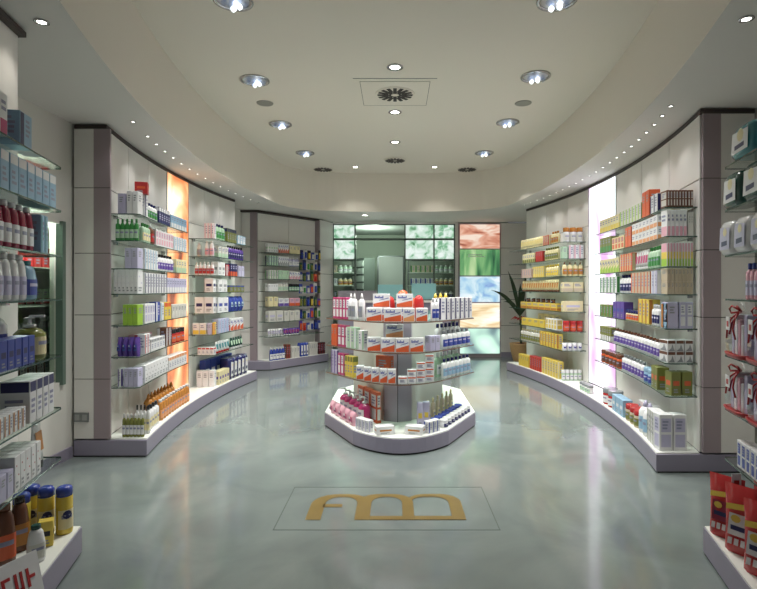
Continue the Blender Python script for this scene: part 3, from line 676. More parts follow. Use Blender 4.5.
def wirepack(w, d, h, base, acc):       # soft wrapped pack, pillow sides
    key = ('pack', round(w, 3), round(d, 3), round(h, 3), base, acc)
    if key in CACHE: return CACHE[key]
    mb = MB(); prof = [(w*.44, 0), (w*.5, h*.12), (w*.51, h*.5), (w*.49, h*.85), (w*.42, h)]; mb.lathe(prof, pl(base), 20, d/w, power=5)
    lb = MB(); y = -d*.52
    lb.face([(-w*.36, y, h*.15), (w*.34, y, h*.15), (w*.36, y, h*.8), (-w*.30, y, h*.85)], pm(acc))
    lb.face([(w*.05+w*.14*cos(t*pi/4), y-.001, h*.68+w*.12*sin(t*pi/4)) for t in range(8)], pm('C'))
    lb.face([(-w*.2, y-.001, h*.25), (w*.2, y-.001, h*.28), (w*.2, y-.001, h*.42), (-w*.2, y-.001, h*.40)], pm('N'))
    CACHE[key] = [('soft_pack', mb.mesh('soft_pack')), ('label', lb.mesh('label'))]; return CACHE[key]
def blister(w, h, base, acc):
    key = ('blister', round(w, 3), round(h, 3), base, acc)
    if key in CACHE: return CACHE[key]
    mb = MB(); mb.box(-w/2, w/2, -.001, .001, 0, h, pm(base)); mb.box(-.004, .004, -.02, .06, h*.93, h*.93+.006, CHROME)
    b_ = MB(); b_.cbox(w*.5, .022, h*.62, pl(acc), .006, h*.1); b_.xf(Matrix.Translation((0, -.012, 0)))
    CACHE[key] = [('blister_pack', mb.mesh('blister_pack')), ('contents', b_.mesh('contents'))]; return CACHE[key]
def basket(w, d, h, base, acc):
    key = ('basket', round(w, 3), round(d, 3), round(h, 3), base, acc)
    if key in CACHE: return CACHE[key]
    tray = MB(); tray.lathe([(w*.46, 0), (w*.5, h*.05), (w*.5, h*.08), (w*.47, h*.08), (w*.44, h*.03)], pm('R'), 20, d/w, power=5)
    ce = MB(); ce.lathe([(w*.45, h*.06), (w*.49, h*.25), (w*.46, h*.6), (w*.22, h*.80), (w*.07, h*.86), (w*.14, h*.95), (w*.2, h)], CELLO, 16, d/w, smooth=False, power=4)
    it = MB()
    for k in range(5):
        st = len(it.v); it.cbox(w*.15, d*.5, h*(.56+.09*((k*2) % 3)), pm('LWpWL'[k]), .004, h*.04); it.xf(Matrix.Translation((-w*.32+k*w*.16, 0, 0)), st)
    rb = MB(); y = -d*.38
    for sg in (-1, 1):
        rb.tube([(0, y*.5, h*.84), (sg*w*.14, y, h*.93), (sg*w*.26, y, h*.87), (sg*w*.16, y, h*.80), (0, y*.5, h*.83)], w*.022, pm('R'), 5)
        rb.tube([(0, y*.6, h*.84), (sg*w*.10, y*1.1, h*.7), (sg*w*.15, y*1.3, h*.52), (sg*w*.24, y*1.25, h*.34)], w*.018, pm('R'), 5)
    rb.tube([(0, y*.6, h*.84), (w*.02, y*1.2, h*.62), (-w*.03, y*1.3, h*.42)], w*.02, pm('c'), 5)
    tg = MB(); tg.box(-w*.1, w*.1, -d*.56, -d*.55, h*.5, h*.74, pm('W')); tg.box(-w*.05, w*.05, -d*.565, -d*.561, h*.56, h*.66, pm('R'))
    CACHE[key] = [('gift_basket', tray.mesh('gift_basket')), ('wrapping', ce.mesh('wrapping')), ('contents', it.mesh('contents')), ('ribbon', rb.mesh('ribbon')), ('tag', tg.mesh('tag'))]; return CACHE[key]

CATS = {'carton': 'carton', 'slim_carton': 'slim carton', 'tall_carton': 'tall carton', 'low_box': 'low box', 'flat_box': 'box', 'bottle': 'bottle', 'spray_can': 'spray can', 'pump_bottle': 'bottle', 'jar': 'jar', 'tube': 'tube', 'pouch': 'pouch', 'soft_pack': 'pack', 'blister_pack': 'hanging pack', 'gift_basket': 'gift basket'}
def place(parts, loc, rz, label, group):
    r = bpy.data.objects.new(parts[0][0], parts[0][1]); C.objects.link(r); r.location = loc; r.rotation_euler = (0, 0, rz)
    tag(r, label, CATS.get(parts[0][0], 'product'), group)
    for nm, me in parts[1:]:
        c_ = bpy.data.objects.new(nm, me); C.objects.link(c_); c_.parent = r
    return r
def make(kind, w, h, base, acc, opt):
    d = opt.get('d')
    st = kind.split(':'); k = st[0]; s2 = st[1] if len(st) > 1 else ''
    if k == 'c': return carton(w, d or .09, h, base, acc, s2), d or .09
    if k == 'b': w = min(w, opt.get('w', 9)); return bottle(w, h, base, acc, opt.get('cap', 'W'), s2), w
    if k == 'p': return pouch(w, d or .07, h, base, acc), (d or .07)
    if k == 'k': return wirepack(w, d or .12, h, base, acc), (d or .12)*1.04
    if k == 'h': return blister(w, h, base, acc), .03
    if k == 'g': return basket(w, d or .2, h, base, acc), (d or .2)

# paths: list of (x, y, nx, ny) with outward normals; looked up by where along the shelf they stand
class Path:
    def __init__(s, segs):
        s.P = []                                  # (px, arclen, x, y, nx, ny)
        for seg in segs:
            L = 0; prev = None; row = []
            for x, y in seg:
                if prev: L += hypot(x-prev[0], y-prev[1])
                row.append((VX+x*F/y, L, x, y)); prev = (x, y)
            s.P.append(row)
    def at(s, px):
        for row in s.P:
            a, b = row[0][0], row[-1][0]
            if min(a, b)-.01 <= px <= max(a, b)+.01: return row, s.arc(row, px)
        best = None
        for row in s.P:
            for q in (row[0], row[-1]):
                if best is None or abs(q[0]-px) < best[0]: best = (abs(q[0]-px), row, q[1])
        return best[1], best[2]
    def arc(s, row, px):
        for p_, q in zip(row[:-1], row[1:]):
            if min(p_[0], q[0])-.01 <= px <= max(p_[0], q[0])+.01:
                t = (px-p_[0])/((q[0]-p_[0]) or 1e-6); return p_[1]+t*(q[1]-p_[1])
        return row[-1][1]
    def pos(s, row, L):
        for p_, q in zip(row[:-1], row[1:]):
            if L <= q[1]+1e-6 or q is row[-1]:
                t = (L-p_[1])/((q[1]-p_[1]) or 1e-6); dx, dy = q[2]-p_[2], q[3]-p_[3]; l = hypot(dx, dy)
                return p_[2]+dx*t, p_[3]+dy*t, dx/l, dy/l
SHN = ['plinth', 'lowest shelf', 'second shelf up', 'third shelf up', 'fourth shelf up', 'fifth shelf up', 'sixth shelf up', 'top shelf']
COUNT = {}
def fill(bayname, path, heights, rows, sgn_left=True, plinth_path=None, ztweak=.0006):
    """rows: (shelf, px0, px1, n, kind, h, base, accent, desc, opts)"""
    todo = []
    for r in rows:
        sh, p0, p1, n, kind, h, base, acc, desc = r[:9]; opt = r[9] if len(r) > 9 else {}
        pa = plinth_path if (sh == 0 and plinth_path) else path
        row, La = pa.at((p0+p1)/2)
        ra, L0 = pa.at(p0); rb, L1 = pa.at(p1)
        ends = (row[0][1], row[-1][1])
        if ra is not row: L0 = min(ends, key=lambda e_: abs(pa.pos(row, e_)[0]/pa.pos(row, e_)[1]*F+VX-p0))
        if rb is not row: L1 = min(ends, key=lambda e_: abs(pa.pos(row, e_)[0]/pa.pos(row, e_)[1]*F+VX-p1))
        if L1 < L0: L0, L1 = L1, L0
        pitch = (L1-L0)/n; w_ = pitch*opt.get('f', .93)
        if opt.get('face'):
            xa, xb = sorted((pa.pos(row, L0)[0], pa.pos(row, L1)[0])); w_ = (xb-xa)/n*.96
        parts, depth = make(kind, w_, h, base, acc, opt)
        for i in range(n):
            x, y, dx, dy = pa.pos(row, L0+pitch*(i+.5))
            # outward normal: pick the side that looks at the camera
            nx, ny = dy, -dx
            if opt.get('flip'): nx, ny = -nx, -ny
            elif nx*(-x)+ny*(-y) < 0: nx, ny = -nx, -ny
            ins = opt.get('in', 0)+.008+depth/2
            X, Y = x-nx*ins, y-ny*ins
            rz = atan2(ny, nx)+pi/2+opt.get('rot', 0)+random.uniform(-.03, .03)
            if opt.get('face'):
                X = xa+(xb-xa)*(i+.5)/n; Lq = min((abs(pa.pos(row, L0+(L1-L0)*q/60)[0]-X), q) for q in range(61))[1]
                Y = pa.pos(row, L0+(L1-L0)*Lq/60)[1]+ins+w_*.18; rz = 0
            for k in range(opt.get('stack', 1)):
                if k and opt.get('pyr') and i < k: continue
                z = opt.get('z', heights[sh]+opt.get('dz', 0))+ztweak+k*(h+.0006)
                if 'z' in opt: z = opt['z']
                todo.append((VX+X*F/Y, k, z, parts, (X, Y, z), rz, desc, sh, opt))
    grp = {}
    for t in todo: grp.setdefault((t[6], t[7], round(t[2], 3)), []).append(t)
    levels = {}
    for (desc, sh, z) in grp: levels.setdefault((desc, sh), set()).add(z)
    for (desc, sh, z), L in grp.items():
        L.sort(key=lambda t: t[0]); lv = sorted(levels[(desc, sh)]); n = len(L)
        for i, t in enumerate(L):
            tier = '' if len(lv) == 1 or 'z' in L[0][8] else (' lower' if z == lv[0] else ' upper')
            if n == 1: o_ = ''
            elif n == 2: o_ = ' left' if i == 0 else ' right'
            else: o_ = ' ' + ('leftmost' if i == 0 else 'rightmost' if i == n-1 else ORD[i]+' from left')
            sh_ = t[8].get('where', SHN[sh])
            lab = f"{desc},{o_}{tier}{',' if (o_ or tier) else ''} {sh_}, {bayname}".replace(', ,', ',')
            place(t[3], t[4], t[5], lab, f"{desc} {sh_} {bayname}")

def arc_path(s_, y0, y1, off, gap=.13):
    ye = y0
    e0 = [(s_*(back(ye)-.02), ye), (s_*(back(ye)-off+.02), ye)]
    n = 30; f0 = [(s_*(back(ye+gap+(y1-ye-gap)*i/n)-off), ye+gap+(y1-ye-gap)*i/n) for i in range(n+1)]
    return Path([e0, f0])
L1P = arc_path(-1, 4.33, 5.74, .25); L1B = arc_path(-1, 4.29, 6.3, .31)
L2P = arc_path(-1, 6.44, 7.73, .32); L2B = arc_path(-1, 6.5, 7.78, .31)
R1P = arc_path(1, 3.97, 6.0, .24); R1B = arc_path(1, 3.93, 6.4, .31)
R2P = arc_path(1, 6.90, 8.70, .32); R2B = arc_path(1, 6.95, 8.74, .31)

# ------------------------------------------------------------ products: near left bay
fill('near left bay', L1P, H, [
 (7, 117, 125, 1, 'c:plain', .17, 'L', 'S', 'pale lilac carton'),
 (7, 126, 140, 2, 'c:plain', .19, 'W', 'L', 'wide white carton'),
 (7, 146, 149, 1, 'c:side', .19, 'W', 'N', 'navy edged white carton'),
 (7, 150, 160, 4, 'b:flip', .15, 'W', 'G', 'white bottle with green label', {'cap': 'N'}),
 (7, 160, 171, 5, 'c:top', .15, 'N', 'W', 'navy and white carton'),
 (7, 172, 188, 6, 'c:stripe', .13, 't', 'W', 'pale blue carton'),
 (6, 114, 141, 5, 'b:flip', .18, 'G', 'g', 'green bottle with green cap', {'cap': 'G'}),
 (6, 146, 153, 3, 'b:flip', .17, 'g', 'C', 'pale green bottle', {'cap': 'G'}),
 (6, 153.5, 156, 1, 'b:cone', .19, 'n', 'R', 'dark red slim bottle', {'cap': 'W'}),
 (6, 157, 174, 7, 'c:panel', .15, 'W', 'p', 'white and pink carton'),
 (6, 175, 188, 5, 'c:side', .14, 'W', 't', 'white and blue carton'),
 (5, 124, 141, 2, 'c:plain', .17, 'L', 'S', 'large lilac carton'),
 (5, 146, 159, 5, 'c:side', .18, 'W', 't', 'white carton with aqua side'),
 (5, 160, 176, 6, 'b:flip', .16, 'W', 'P', 'white bottle with purple base', {'cap': 'K'}),
 (5, 177, 188, 4, 'c:stripe', .14, 'C', 'g', 'cream and green carton'),
 (4, 113, 141, 6, 'c:dots', .20, 'W', 'L', 'tall white dotted carton'),
 (4, 146, 167, 8, 'c:side', .18, 'W', 'N', 'white carton with navy side'),
 (4, 168, 188, 8, 'c:stripe', .15, 'L', 'W', 'small lilac carton'),
 (3, 122, 141, 3, 'c:plain', .17, 'H', 'G', 'lime green carton'),
 (3, 146, 156, 4, 'c:panel', .17, 'W', 'L', 'white and lilac panel carton'),
 (3, 157, 161, 1, 'c:side', .18, 'B', 'W', 'blue carton'),
 (3, 161.5, 165, 1, 'c:side', .17, 'W', 't', 'thin white carton'),
 (3, 165.5, 172, 2, 'c:top', .17, 'Y', 'O', 'yellow carton'),
 (3, 173, 188, 5, 'c:plain', .14, 'w', 'C', 'off white carton'),
 (2, 115, 139, 4, 'p', .16, 'P', 'B', 'violet blue pouch', {'d': .08}),
 (2, 146, 151, 2, 'c:side', .17, 'W', 'R', 'white and red carton'),
 (2, 152, 166, 5, 'c:top', .11, 'W', 'S', 'short white carton'),
 (2, 152, 164, 4, 'c:panel', .15, 'p', 'W', 'pink carton in back row', {'in': .10}),
 (2, 167, 173, 2, 'c:side', .18, 'n', 'W', 'maroon carton'),
 (2, 174, 187, 3, 'b:jar', .15, 'R', 'O', 'red jar', {'cap': 'K'}),
 (1, 117, 120.5, 1, 'c:side', .15, 'W', 'P', 'slim white and violet carton'),
 (1, 123, 141, 3, 'c:plain', .15, 'L', 'W', 'pale lilac wide carton'),
 (1, 146, 169, 8, 'c:dots', .15, 'W', 'K', 'white carton with dark dots'),
 (1, 170, 188, 7, 'c:top', .13, 'W', 'o', 'white and peach carton'),
 (0, 121, 148, 6, 'b:flip', .19, 'J', 'W', 'olive oil-coloured bottle', {'cap': 'W'}),
 (0, 152, 162, 4, 'b:flip', .21, 'W', 'C', 'white bottle with dark cap', {'cap': 'K'}),
 (0, 128, 146, 4, 'b:flip', .24, 'W', 'C', 'white bottle with dark cap', {'cap': 'K', 'in': .10, 'where': 'plinth back row'}),
 (0, 164, 192, 11, 'b:oval', .19, 'A', 'o', 'amber bottle', {'cap': 'W'}),
 (0, 165, 188, 8, 'b:cone', .24, 'A', 'n', 'tall amber bottle', {'cap': 'A', 'in': .11}),
], plinth_path=L1B)
place(carton(.10, .08, .10, 'R', 'O', 'logo'), (-2.17, 4.50, H[7]+.1916), .3, 'small red carton standing on white cartons, top shelf, near left bay', 'red carton near left')

fill('middle left bay', L2P, H, [
 (7, 204, 215, 3, 'c:side', .19, 'W', 'p', 'white and pink carton'),
 (7, 219, 227, 3, 'b:flip', .20, 'g', 'G', 'pale green bottle', {'cap': 'N'}),
 (7, 228, 237, 4, 'c:top', .18, 'J', 'N', 'olive and navy carton'),
 (7, 238, 246, 3, 'c:panel', .12, 't', 'W', 'pale blue carton'),
 (6, 196, 201, 1, 'b:oval', .17, 'w', 'S', 'translucent grey bottle', {'cap': 'W'}),
 (6, 204, 215, 2, 'b:oval', .19, 'W', 'p', 'white bottle with pink label', {'cap': 'W'}),
 (6, 219, 229, 3, 'c:stripe', .14, 'w', 'g', 'white and sage carton'),
 (6, 230, 245, 7, 'b:flip', .18, 'P', 'N', 'dark violet bottle', {'cap': 'K'}),
 (5, 194, 215, 5, 'b:flip', .16, 'W', 'R', 'white bottle with red label', {'cap': 'W'}),
 (5, 219, 226, 2, 'c:logo', .17, 'W', 'S', 'white carton'),
 (5, 227, 230, 1, 'c:side', .15, 'R', 'W', 'red carton'),
 (5, 231, 238, 3, 'c:stripe', .17, 'N', 'O', 'navy and orange carton'),
 (5, 239, 245, 2, 'c:plain', .15, 'L', 'B', 'lilac carton'),
 (4, 204, 215, 1, 'c:logo', .17, 'W', 'N', 'white carton with navy logo'),
 (4, 219, 228, 2, 'c:logo', .16, 'W', 'S', 'white carton with grey logo'),
 (4, 230, 245, 4, 'c:top', .09, 'J', 'B', 'low olive and blue carton'),
 (3, 194, 215, 2, 'c:logo', .20, 'W', 'N', 'large white pack with navy logo'),
 (3, 219, 229, 2, 'c:logo', .19, 'W', 'B', 'large white pack with blue logo'),
 (3, 231, 245, 4, 'p', .20, 'B', 't', 'blue pouch', {'d': .1}),
 (2, 192, 206, 2, 'c:stripe', .14, 'W', 'Y', 'white and yellow carton'),
 (2, 207, 211.5, 1, 'c:plain', .14, 'L', 'W', 'lilac carton'),
 (2, 212, 216, 1, 'c:side', .15, 'Y', 'O', 'orange yellow carton'),
 (2, 219, 230, 4, 'c:side', .18, 'L', 't', 'pale lilac blue carton'),
 (2, 231, 244, 4, 'c:diag', .16, 'W', 'O', 'white and orange carton'),
 (1, 197, 215, 4, 'c:top', .09, 'W', 'R', 'low white and red carton'),
 (1, 219, 232, 5, 'b:tube', .15, 'W', 'T', 'white and teal tube', {'cap': 'R'}),
 (1, 233, 245, 5, 'b:tube', .15, 'D', 'g', 'dark green tube', {'cap': 'W'}),
 (0, 196, 214, 3, 'c:plain', .20, 'W', 'S', 'large white carton'),
 (0, 219, 230, 4, 'c:logo', .17, 'C', 'P', 'cream carton'),
 (0, 231, 249, 5, 'k', .28, 'N', 'W', 'navy wrapped pack', {'d': .16}),
 (0, 221, 246, 5, 'c:logo', .30, 'B', 'W', 'blue carton in back row', {'in': .20, 'd': .07}),
], plinth_path=L2B)

fill('near right bay', R1P, H, [
 (7, 663, 700, 9, 'c:panel', .13, 'n', 'w', 'slim brown and cream carton', {'d': .1}),
 (7, 649, 656, 2, 'c:side', .15, 'W', 'N', 'white and navy carton'),
 (7, 641, 648, 2, 'c:plain', .22, 'O', 'n', 'tall orange carton'),
 (7, 619, 640, 7, 'c:side', .15, 'w', 'H', 'grey white carton with lime edge'),
 (7, 599, 618, 7, 'c:stripe', .14, 'C', 'Y', 'cream yellow carton'),
 (6, 663, 688, 5, 'c:stripe', .20, 'W', 'p', 'white and pink carton'),
 (6, 689, 701, 2, 'c:plain', .18, 'w', 'S', 'grey white carton'),
 (6, 631, 656, 7, 'c:stripe', .098, 'W', 'o', 'low white and peach carton', {'stack': 2}),
 (6, 624, 630, 2, 'c:plain', .19, 'O', 'R', 'red orange carton'),
 (6, 611, 623, 4, 'c:panel', .13, 'C', 'O', 'cream and orange carton'),
 (6, 599, 610, 4, 'c:stripe', .16, 'J', 'G', 'olive green carton'),
 (5, 662, 701, 9, 'c:tri', .18, 'W', 'H', 'pink yellow and green carton'),
 (5, 645, 656, 4, 'b:flip', .18, 'g', 'G', 'light green bottle', {'cap': 'G'}),
 (5, 632, 644, 5, 'b:tube', .17, 'W', 'M', 'white and pink tube', {'cap': 'W'}),
 (5, 619, 631, 5, 'c:side', .17, 'O', 'C', 'orange and cream carton'),
 (5, 599, 618, 7, 'c:diag', .15, 'C', 'H', 'cream and lime carton'),
 (4, 662, 701, 7, 'c:plain', .098, 'e', 'n', 'beige carton', {'stack': 2}),
 (4, 650, 656, 2, 'c:side', .19, 'L', 'W', 'lilac carton'),
 (4, 630, 649, 6, 'c:side', .19, 'e', 'O', 'orange and beige carton'),
 (4, 617, 629, 4, 'b:flip', .18, 'W', 'N', 'white bottle with navy cap', {'cap': 'N'}),
 (4, 599, 616, 5, 'c:side', .17, 'W', 'G', 'white and green carton'),
 (3, 680, 701, 2, 'c:panel', .20, 'L', 'W', 'large lilac grey carton'),
 (3, 667, 679, 1, 'c:plain', .20, 'L', 'S', 'medium lilac carton'),
 (3, 662, 666, 1, 'c:side', .19, 't', 'A', 'pale blue carton'),
 (3, 649, 656, 3, 'b:flip', .17, 'W', 'N', 'white bottle with navy label', {'cap': 'W'}),
 (3, 637, 648, 3, 'c:side', .21, 'Y', 'A', 'golden yellow carton'),
 (3, 624, 636, 5, 'b:jar', .10, 'C', 'O', 'peach jar with navy lid', {'cap': 'N'}),
 (3, 612, 623, 3, 'c:logo', .17, 'P', 'B', 'violet carton'),
 (3, 599, 611, 4, 'c:side', .13, 'J', 'G', 'olive carton'),
 (2, 664, 701, 3, 'c:swoosh', .085, 'W', 'n', 'white box with grey swoosh', {'stack': 2, 'd': .12}),
 (2, 611, 656, 15, 'b:flip', .15, 'W', 'P', 'small white and violet bottle', {'cap': 'n'}),
 (2, 599, 610, 5, 'c:stripe', .15, 'J', 'W', 'green and white carton'),
 (1, 671, 698, 2, 'c:logo', .18, 'J', 'O', 'olive green box', {'f': .86}),
 (1, 650, 656, 2, 'c:logo', .18, 'J', 'O', 'olive green upright box'),
 (1, 641, 649, 2, 'b:jar', .13, 't', 'B', 'blue jar', {'cap': 't'}),
 (1, 619, 640, 7, 'b:flip', .16, 'W', 'P', 'white and violet bottle', {'cap': 'S'}),
 (1, 599, 618, 5, 'b:jar', .14, 'O', 'n', 'orange brown jar', {'cap': 'n'}),
 (0, 659, 688, 2, 'c:panel', .27, 'W', 'L', 'large white and lilac box', {'d': .09}),
 (0, 646, 655, 4, 'c:side', .26, 'W', 'J', 'white and olive box'),
 (0, 636, 644, 2, 'b:cone', .27, 'W', 't', 'tall white spray bottle', {'cap': 'L'}),
 (0, 623, 635, 3, 'b:jar', .15, 'e', 'J', 'jar with red lid', {'cap': 'R'}),
 (0, 624, 634, 3, 'c:stripe', .19, 'W', 't', 'white and aqua carton', {'in': .12}),
 (0, 611, 622, 3, 'c:logo', .16, 't', 'W', 'pale aqua carton'),
 (0, 600, 610, 2, 'b:jar', .17, 'R', 'W', 'red jar with grey lid', {'cap': 'S'}),
], plinth_path=R1B)
a = MB(); a.lathe([(.03, 0), (.045, .02), (.04, .055), (.02, .08), (.03, .1), (.028, .125), (.01, .14)], pl('Y'), 12); a.tube([(0, -.025, .11), (0, -.055, .105)], [.012, .005], pl('O'), 6)
tag(a.build('toy_duck', loc=(2.21, 4.13, H[7]+.0006)), 'small yellow toy figure behind the brown cartons, top shelf, near right bay', 'toy')

fill('far right bay', R2P, H, [
 (7, 564, 585, 3, 'b:jar', .19, 'W', 'w', 'white canister with orange lid', {'cap': 'A'}),
 (7, 549, 556, 3, 'b:flip', .17, 'C', 'A', 'cream canister', {'cap': 'A'}),
 (7, 542, 548, 3, 'c:side', .14, 'R', 'C', 'red and cream carton'),
 (7, 519, 541, 13, 'b:tube', .15, 'C', 'Y', 'cream and yellow tube', {'cap': 'C'}),
 (6, 569, 585, 3, 'c:side', .18, 'W', 'p', 'white and pink carton'),
 (6, 562, 568, 1, 'c:plain', .16, 'g', 'W', 'pale green carton'),
 (6, 543, 556, 6, 'b:flip', .18, 'C', 'J', 'yellow green bottle', {'cap': 'J'}),
 (6, 535, 542, 4, 'c:plain', .15, 'R', 'n', 'dark red carton'),
 (6, 522, 534, 6, 'c:stripe', .14, 'C', 'J', 'cream olive carton'),
 (5, 561, 586, 4, 'b:cone', .19, 'C', 'A', 'cream bottle with brown cap', {'cap': 'n'}),
 (5, 544, 556, 5, 'b:flip', .17, 'C', 'Y', 'cream bottle', {'cap': 'Y'}),
 (5, 532, 543, 6, 'c:side', .16, 'Y', 'C', 'yellow carton'),
 (5, 521, 531, 5, 'c:side', .14, 'e', 'p', 'beige pink carton'),
 (4, 560, 585, 2, 'c:stripe', .13, 'C', 'e', 'wide cream carton', {'d': .1}),
 (4, 520, 556, 16, 'b:tube', .17, 'C', 'A', 'cream and brown tube', {'cap': 'n'}),
 (3, 562, 585, 1, 'c:logo', .14, 'C', 'L', 'wide cream box with lilac band', {'d': .1}),
 (3, 520, 556, 6, 'c:stripe', .10, 'Y', 'A', 'low yellow tray box'),
 (3, 524, 553, 6, 'b:jar', .06, 'n', 'K', 'tiny dark jar', {'dz': .1015, 'cap': 'K', 'w': .06}),
 (2, 564, 586, 3, 'b:jar', .14, 'R', 'O', 'red jar', {'cap': 'R'}),
 (2, 545, 556, 4, 'c:panel', .15, 'W', 'Y', 'white and yellow carton'),
 (2, 521, 544, 4, 'c:plain', .11, 'Y', 'A', 'low golden carton'),
 (2, 530, 546, 3, 'c:plain', .19, 'C', 'Y', 'tall cream carton in back row', {'in': .12}),
 (1, 562, 583, 4, 'p', .10, 'W', 'B', 'white and blue pouch', {'d': .06}),
 (1, 539, 556, 6, 'c:side', .20, 'Y', 'A', 'tall yellow carton'),
 (1, 519, 538, 8, 'b:flip', .19, 'w', 'J', 'clear and olive bottle', {'cap': 'C'}),
 (0, 541, 557, 6, 'c:side', .23, 'Y', 'C', 'tall yellow carton'),
 (0, 529, 540, 5, 'c:side', .20, 'R', 'O', 'red orange carton'),
 (0, 518, 528, 5, 'c:plain', .18, 'Y', 'A', 'golden carton'),
 (0, 560, 584, 5, 'b:jar', .14, 'g', 'W', 'pale green jar', {'cap': 'W'}),
], plinth_path=R2B)
RXP = Path([arc_pts(1, 6.05, 6.85, .31)])
fill('plinth below right lightbox', RXP, H, [
 (0, 578, 596, 4, 'b:jar', .10, 'W', 'g', 'white and mint jar', {'cap': 'S', 'where': 'front row'}),
])

LFP = Path([[dg(.04+.01*i, .24) for i in range(int((dl-.06)/.01))]])
LFB = Path([[dg(.04+.01*i, .29) for i in range(int((dl-.06)/.01))]])
rows = []
lf = {7: [('c:logo', .15, 'W', 'g', 'white and green carton', 4), ('c:diag', .16, 'W', 'O', 'white and orange carton', 5), ('c:plain', .14, 'C', 'W', 'cream carton', 3)],
      6: [('c:side', .17, 'g', 'N', 'sage carton', 4), ('c:diag', .16, 'W', 'S', 'white and grey carton', 5), ('b:flip', .16, 'L', 'W', 'lilac bottle', 3)],
      5: [('c:side', .15, 'w', 'G', 'grey green carton', 4), ('c:plain', .15, 'g', 'W', 'pale green carton', 4), ('c:diag', .14, 'W', 'p', 'white and pink carton', 4)],
      4: [('c:plain', .13, 'W', 'S', 'white carton', 4), ('b:flip', .15, 'w', 'g', 'grey white bottle', 4), ('b:jar', .13, 'D', 'g', 'dark green jar', 4)],
      3: [('c:plain', .17, 'C', 'S', 'cream carton', 2), ('c:stripe', .14, 'W', 'P', 'white and violet wide box', 2), ('c:stripe', .14, 'p', 'O', 'pink and orange box', 2)],
      2: [('c:logo', .19, 'w', 'L', 'large grey white pack', 2), ('c:plain', .18, 'w', 'S', 'plain grey carton', 3)],
      1: [('b:tube', .13, 'W', 'P', 'white and violet tube', 6), ('b:tube', .12, 'P', 'R', 'violet tube', 6)]}
for sh, its in lf.items():
    p = 268.; span = (301.-268)/len(its)
    for k in its:
        rows.append((sh, p, p+span-.6, k[5], k[0], k[1], k[2], k[3], k[4], {'cap': 'W'} if k[2] != 'D' else {'cap': 'K'})); p += span
rows += [(0, 271, 286, 5, 'b:oval', .22, 'B', 'W', 'blue bottle', {'cap': 'W'}), (0, 287, 291, 2, 'c:side', .25, 'n', 'R', 'maroon carton'),
         (0, 292, 300, 3, 'c:plain', .20, 'w', 'S', 'grey carton'), (0, 301, 309, 3, 'k', .25, 'B', 'W', 'blue wrapped pack', {'d': .1}),
         (0, 310, 318, 4, 'c:plain', .24, 'w', 'g', 'grey green carton'), (0, 319, 326, 4, 'c:side', .22, 'K', 'R', 'black and red carton')]
pegs = [(1.90, 'D', 'J', 'olive and dark green hanging pack'), (1.70, 'K', 'Y', 'black and yellow hanging pack'), (1.50, 'N', 'B', 'navy hanging pack'), (1.28, 'P', 'O', 'violet and orange hanging pack'),
        (1.04, 'K', 'N', 'black and navy hanging pack'), (.82, 'O', 'R', 'orange red hanging pack'), (.60, 'D', 'T', 'dark teal hanging pack')]
PK = [('N', 'B', 'navy and blue pack'), ('w', 'B', 'grey and blue pack'), ('B', 'w', 'blue and grey pack'), ('D', 'J', 'dark green pack'), ('O', 'R', 'orange and red pack'),
      ('K', 'Y', 'black and yellow pack'), ('P', 'O', 'violet and orange pack'), ('w', 'G', 'grey and green pack'), ('n', 'e', 'brown and beige pack')]
rp = random.Random(4)
for k, (z, b_, a_, ds) in enumerate(pegs):
    for q in range(6):
        kk = PK[rp.choice([0, 1, 2, 0, 3, 4, 5, 6, 7, 8, 2])]; p0 = (302 if z < 1.8 else 303)+q*3.67
        rows.append((1, p0, p0+3.6, 1, 'h', rp.choice([.14, .17, .19]), kk[0], kk[1], kk[2].replace(' pack', ' hanging pack'), {'z': z, 'in': .06, 'where': ORD[k]+' peg row'}))
fill('far left unit', LFP, H, rows, plinth_path=LFB)

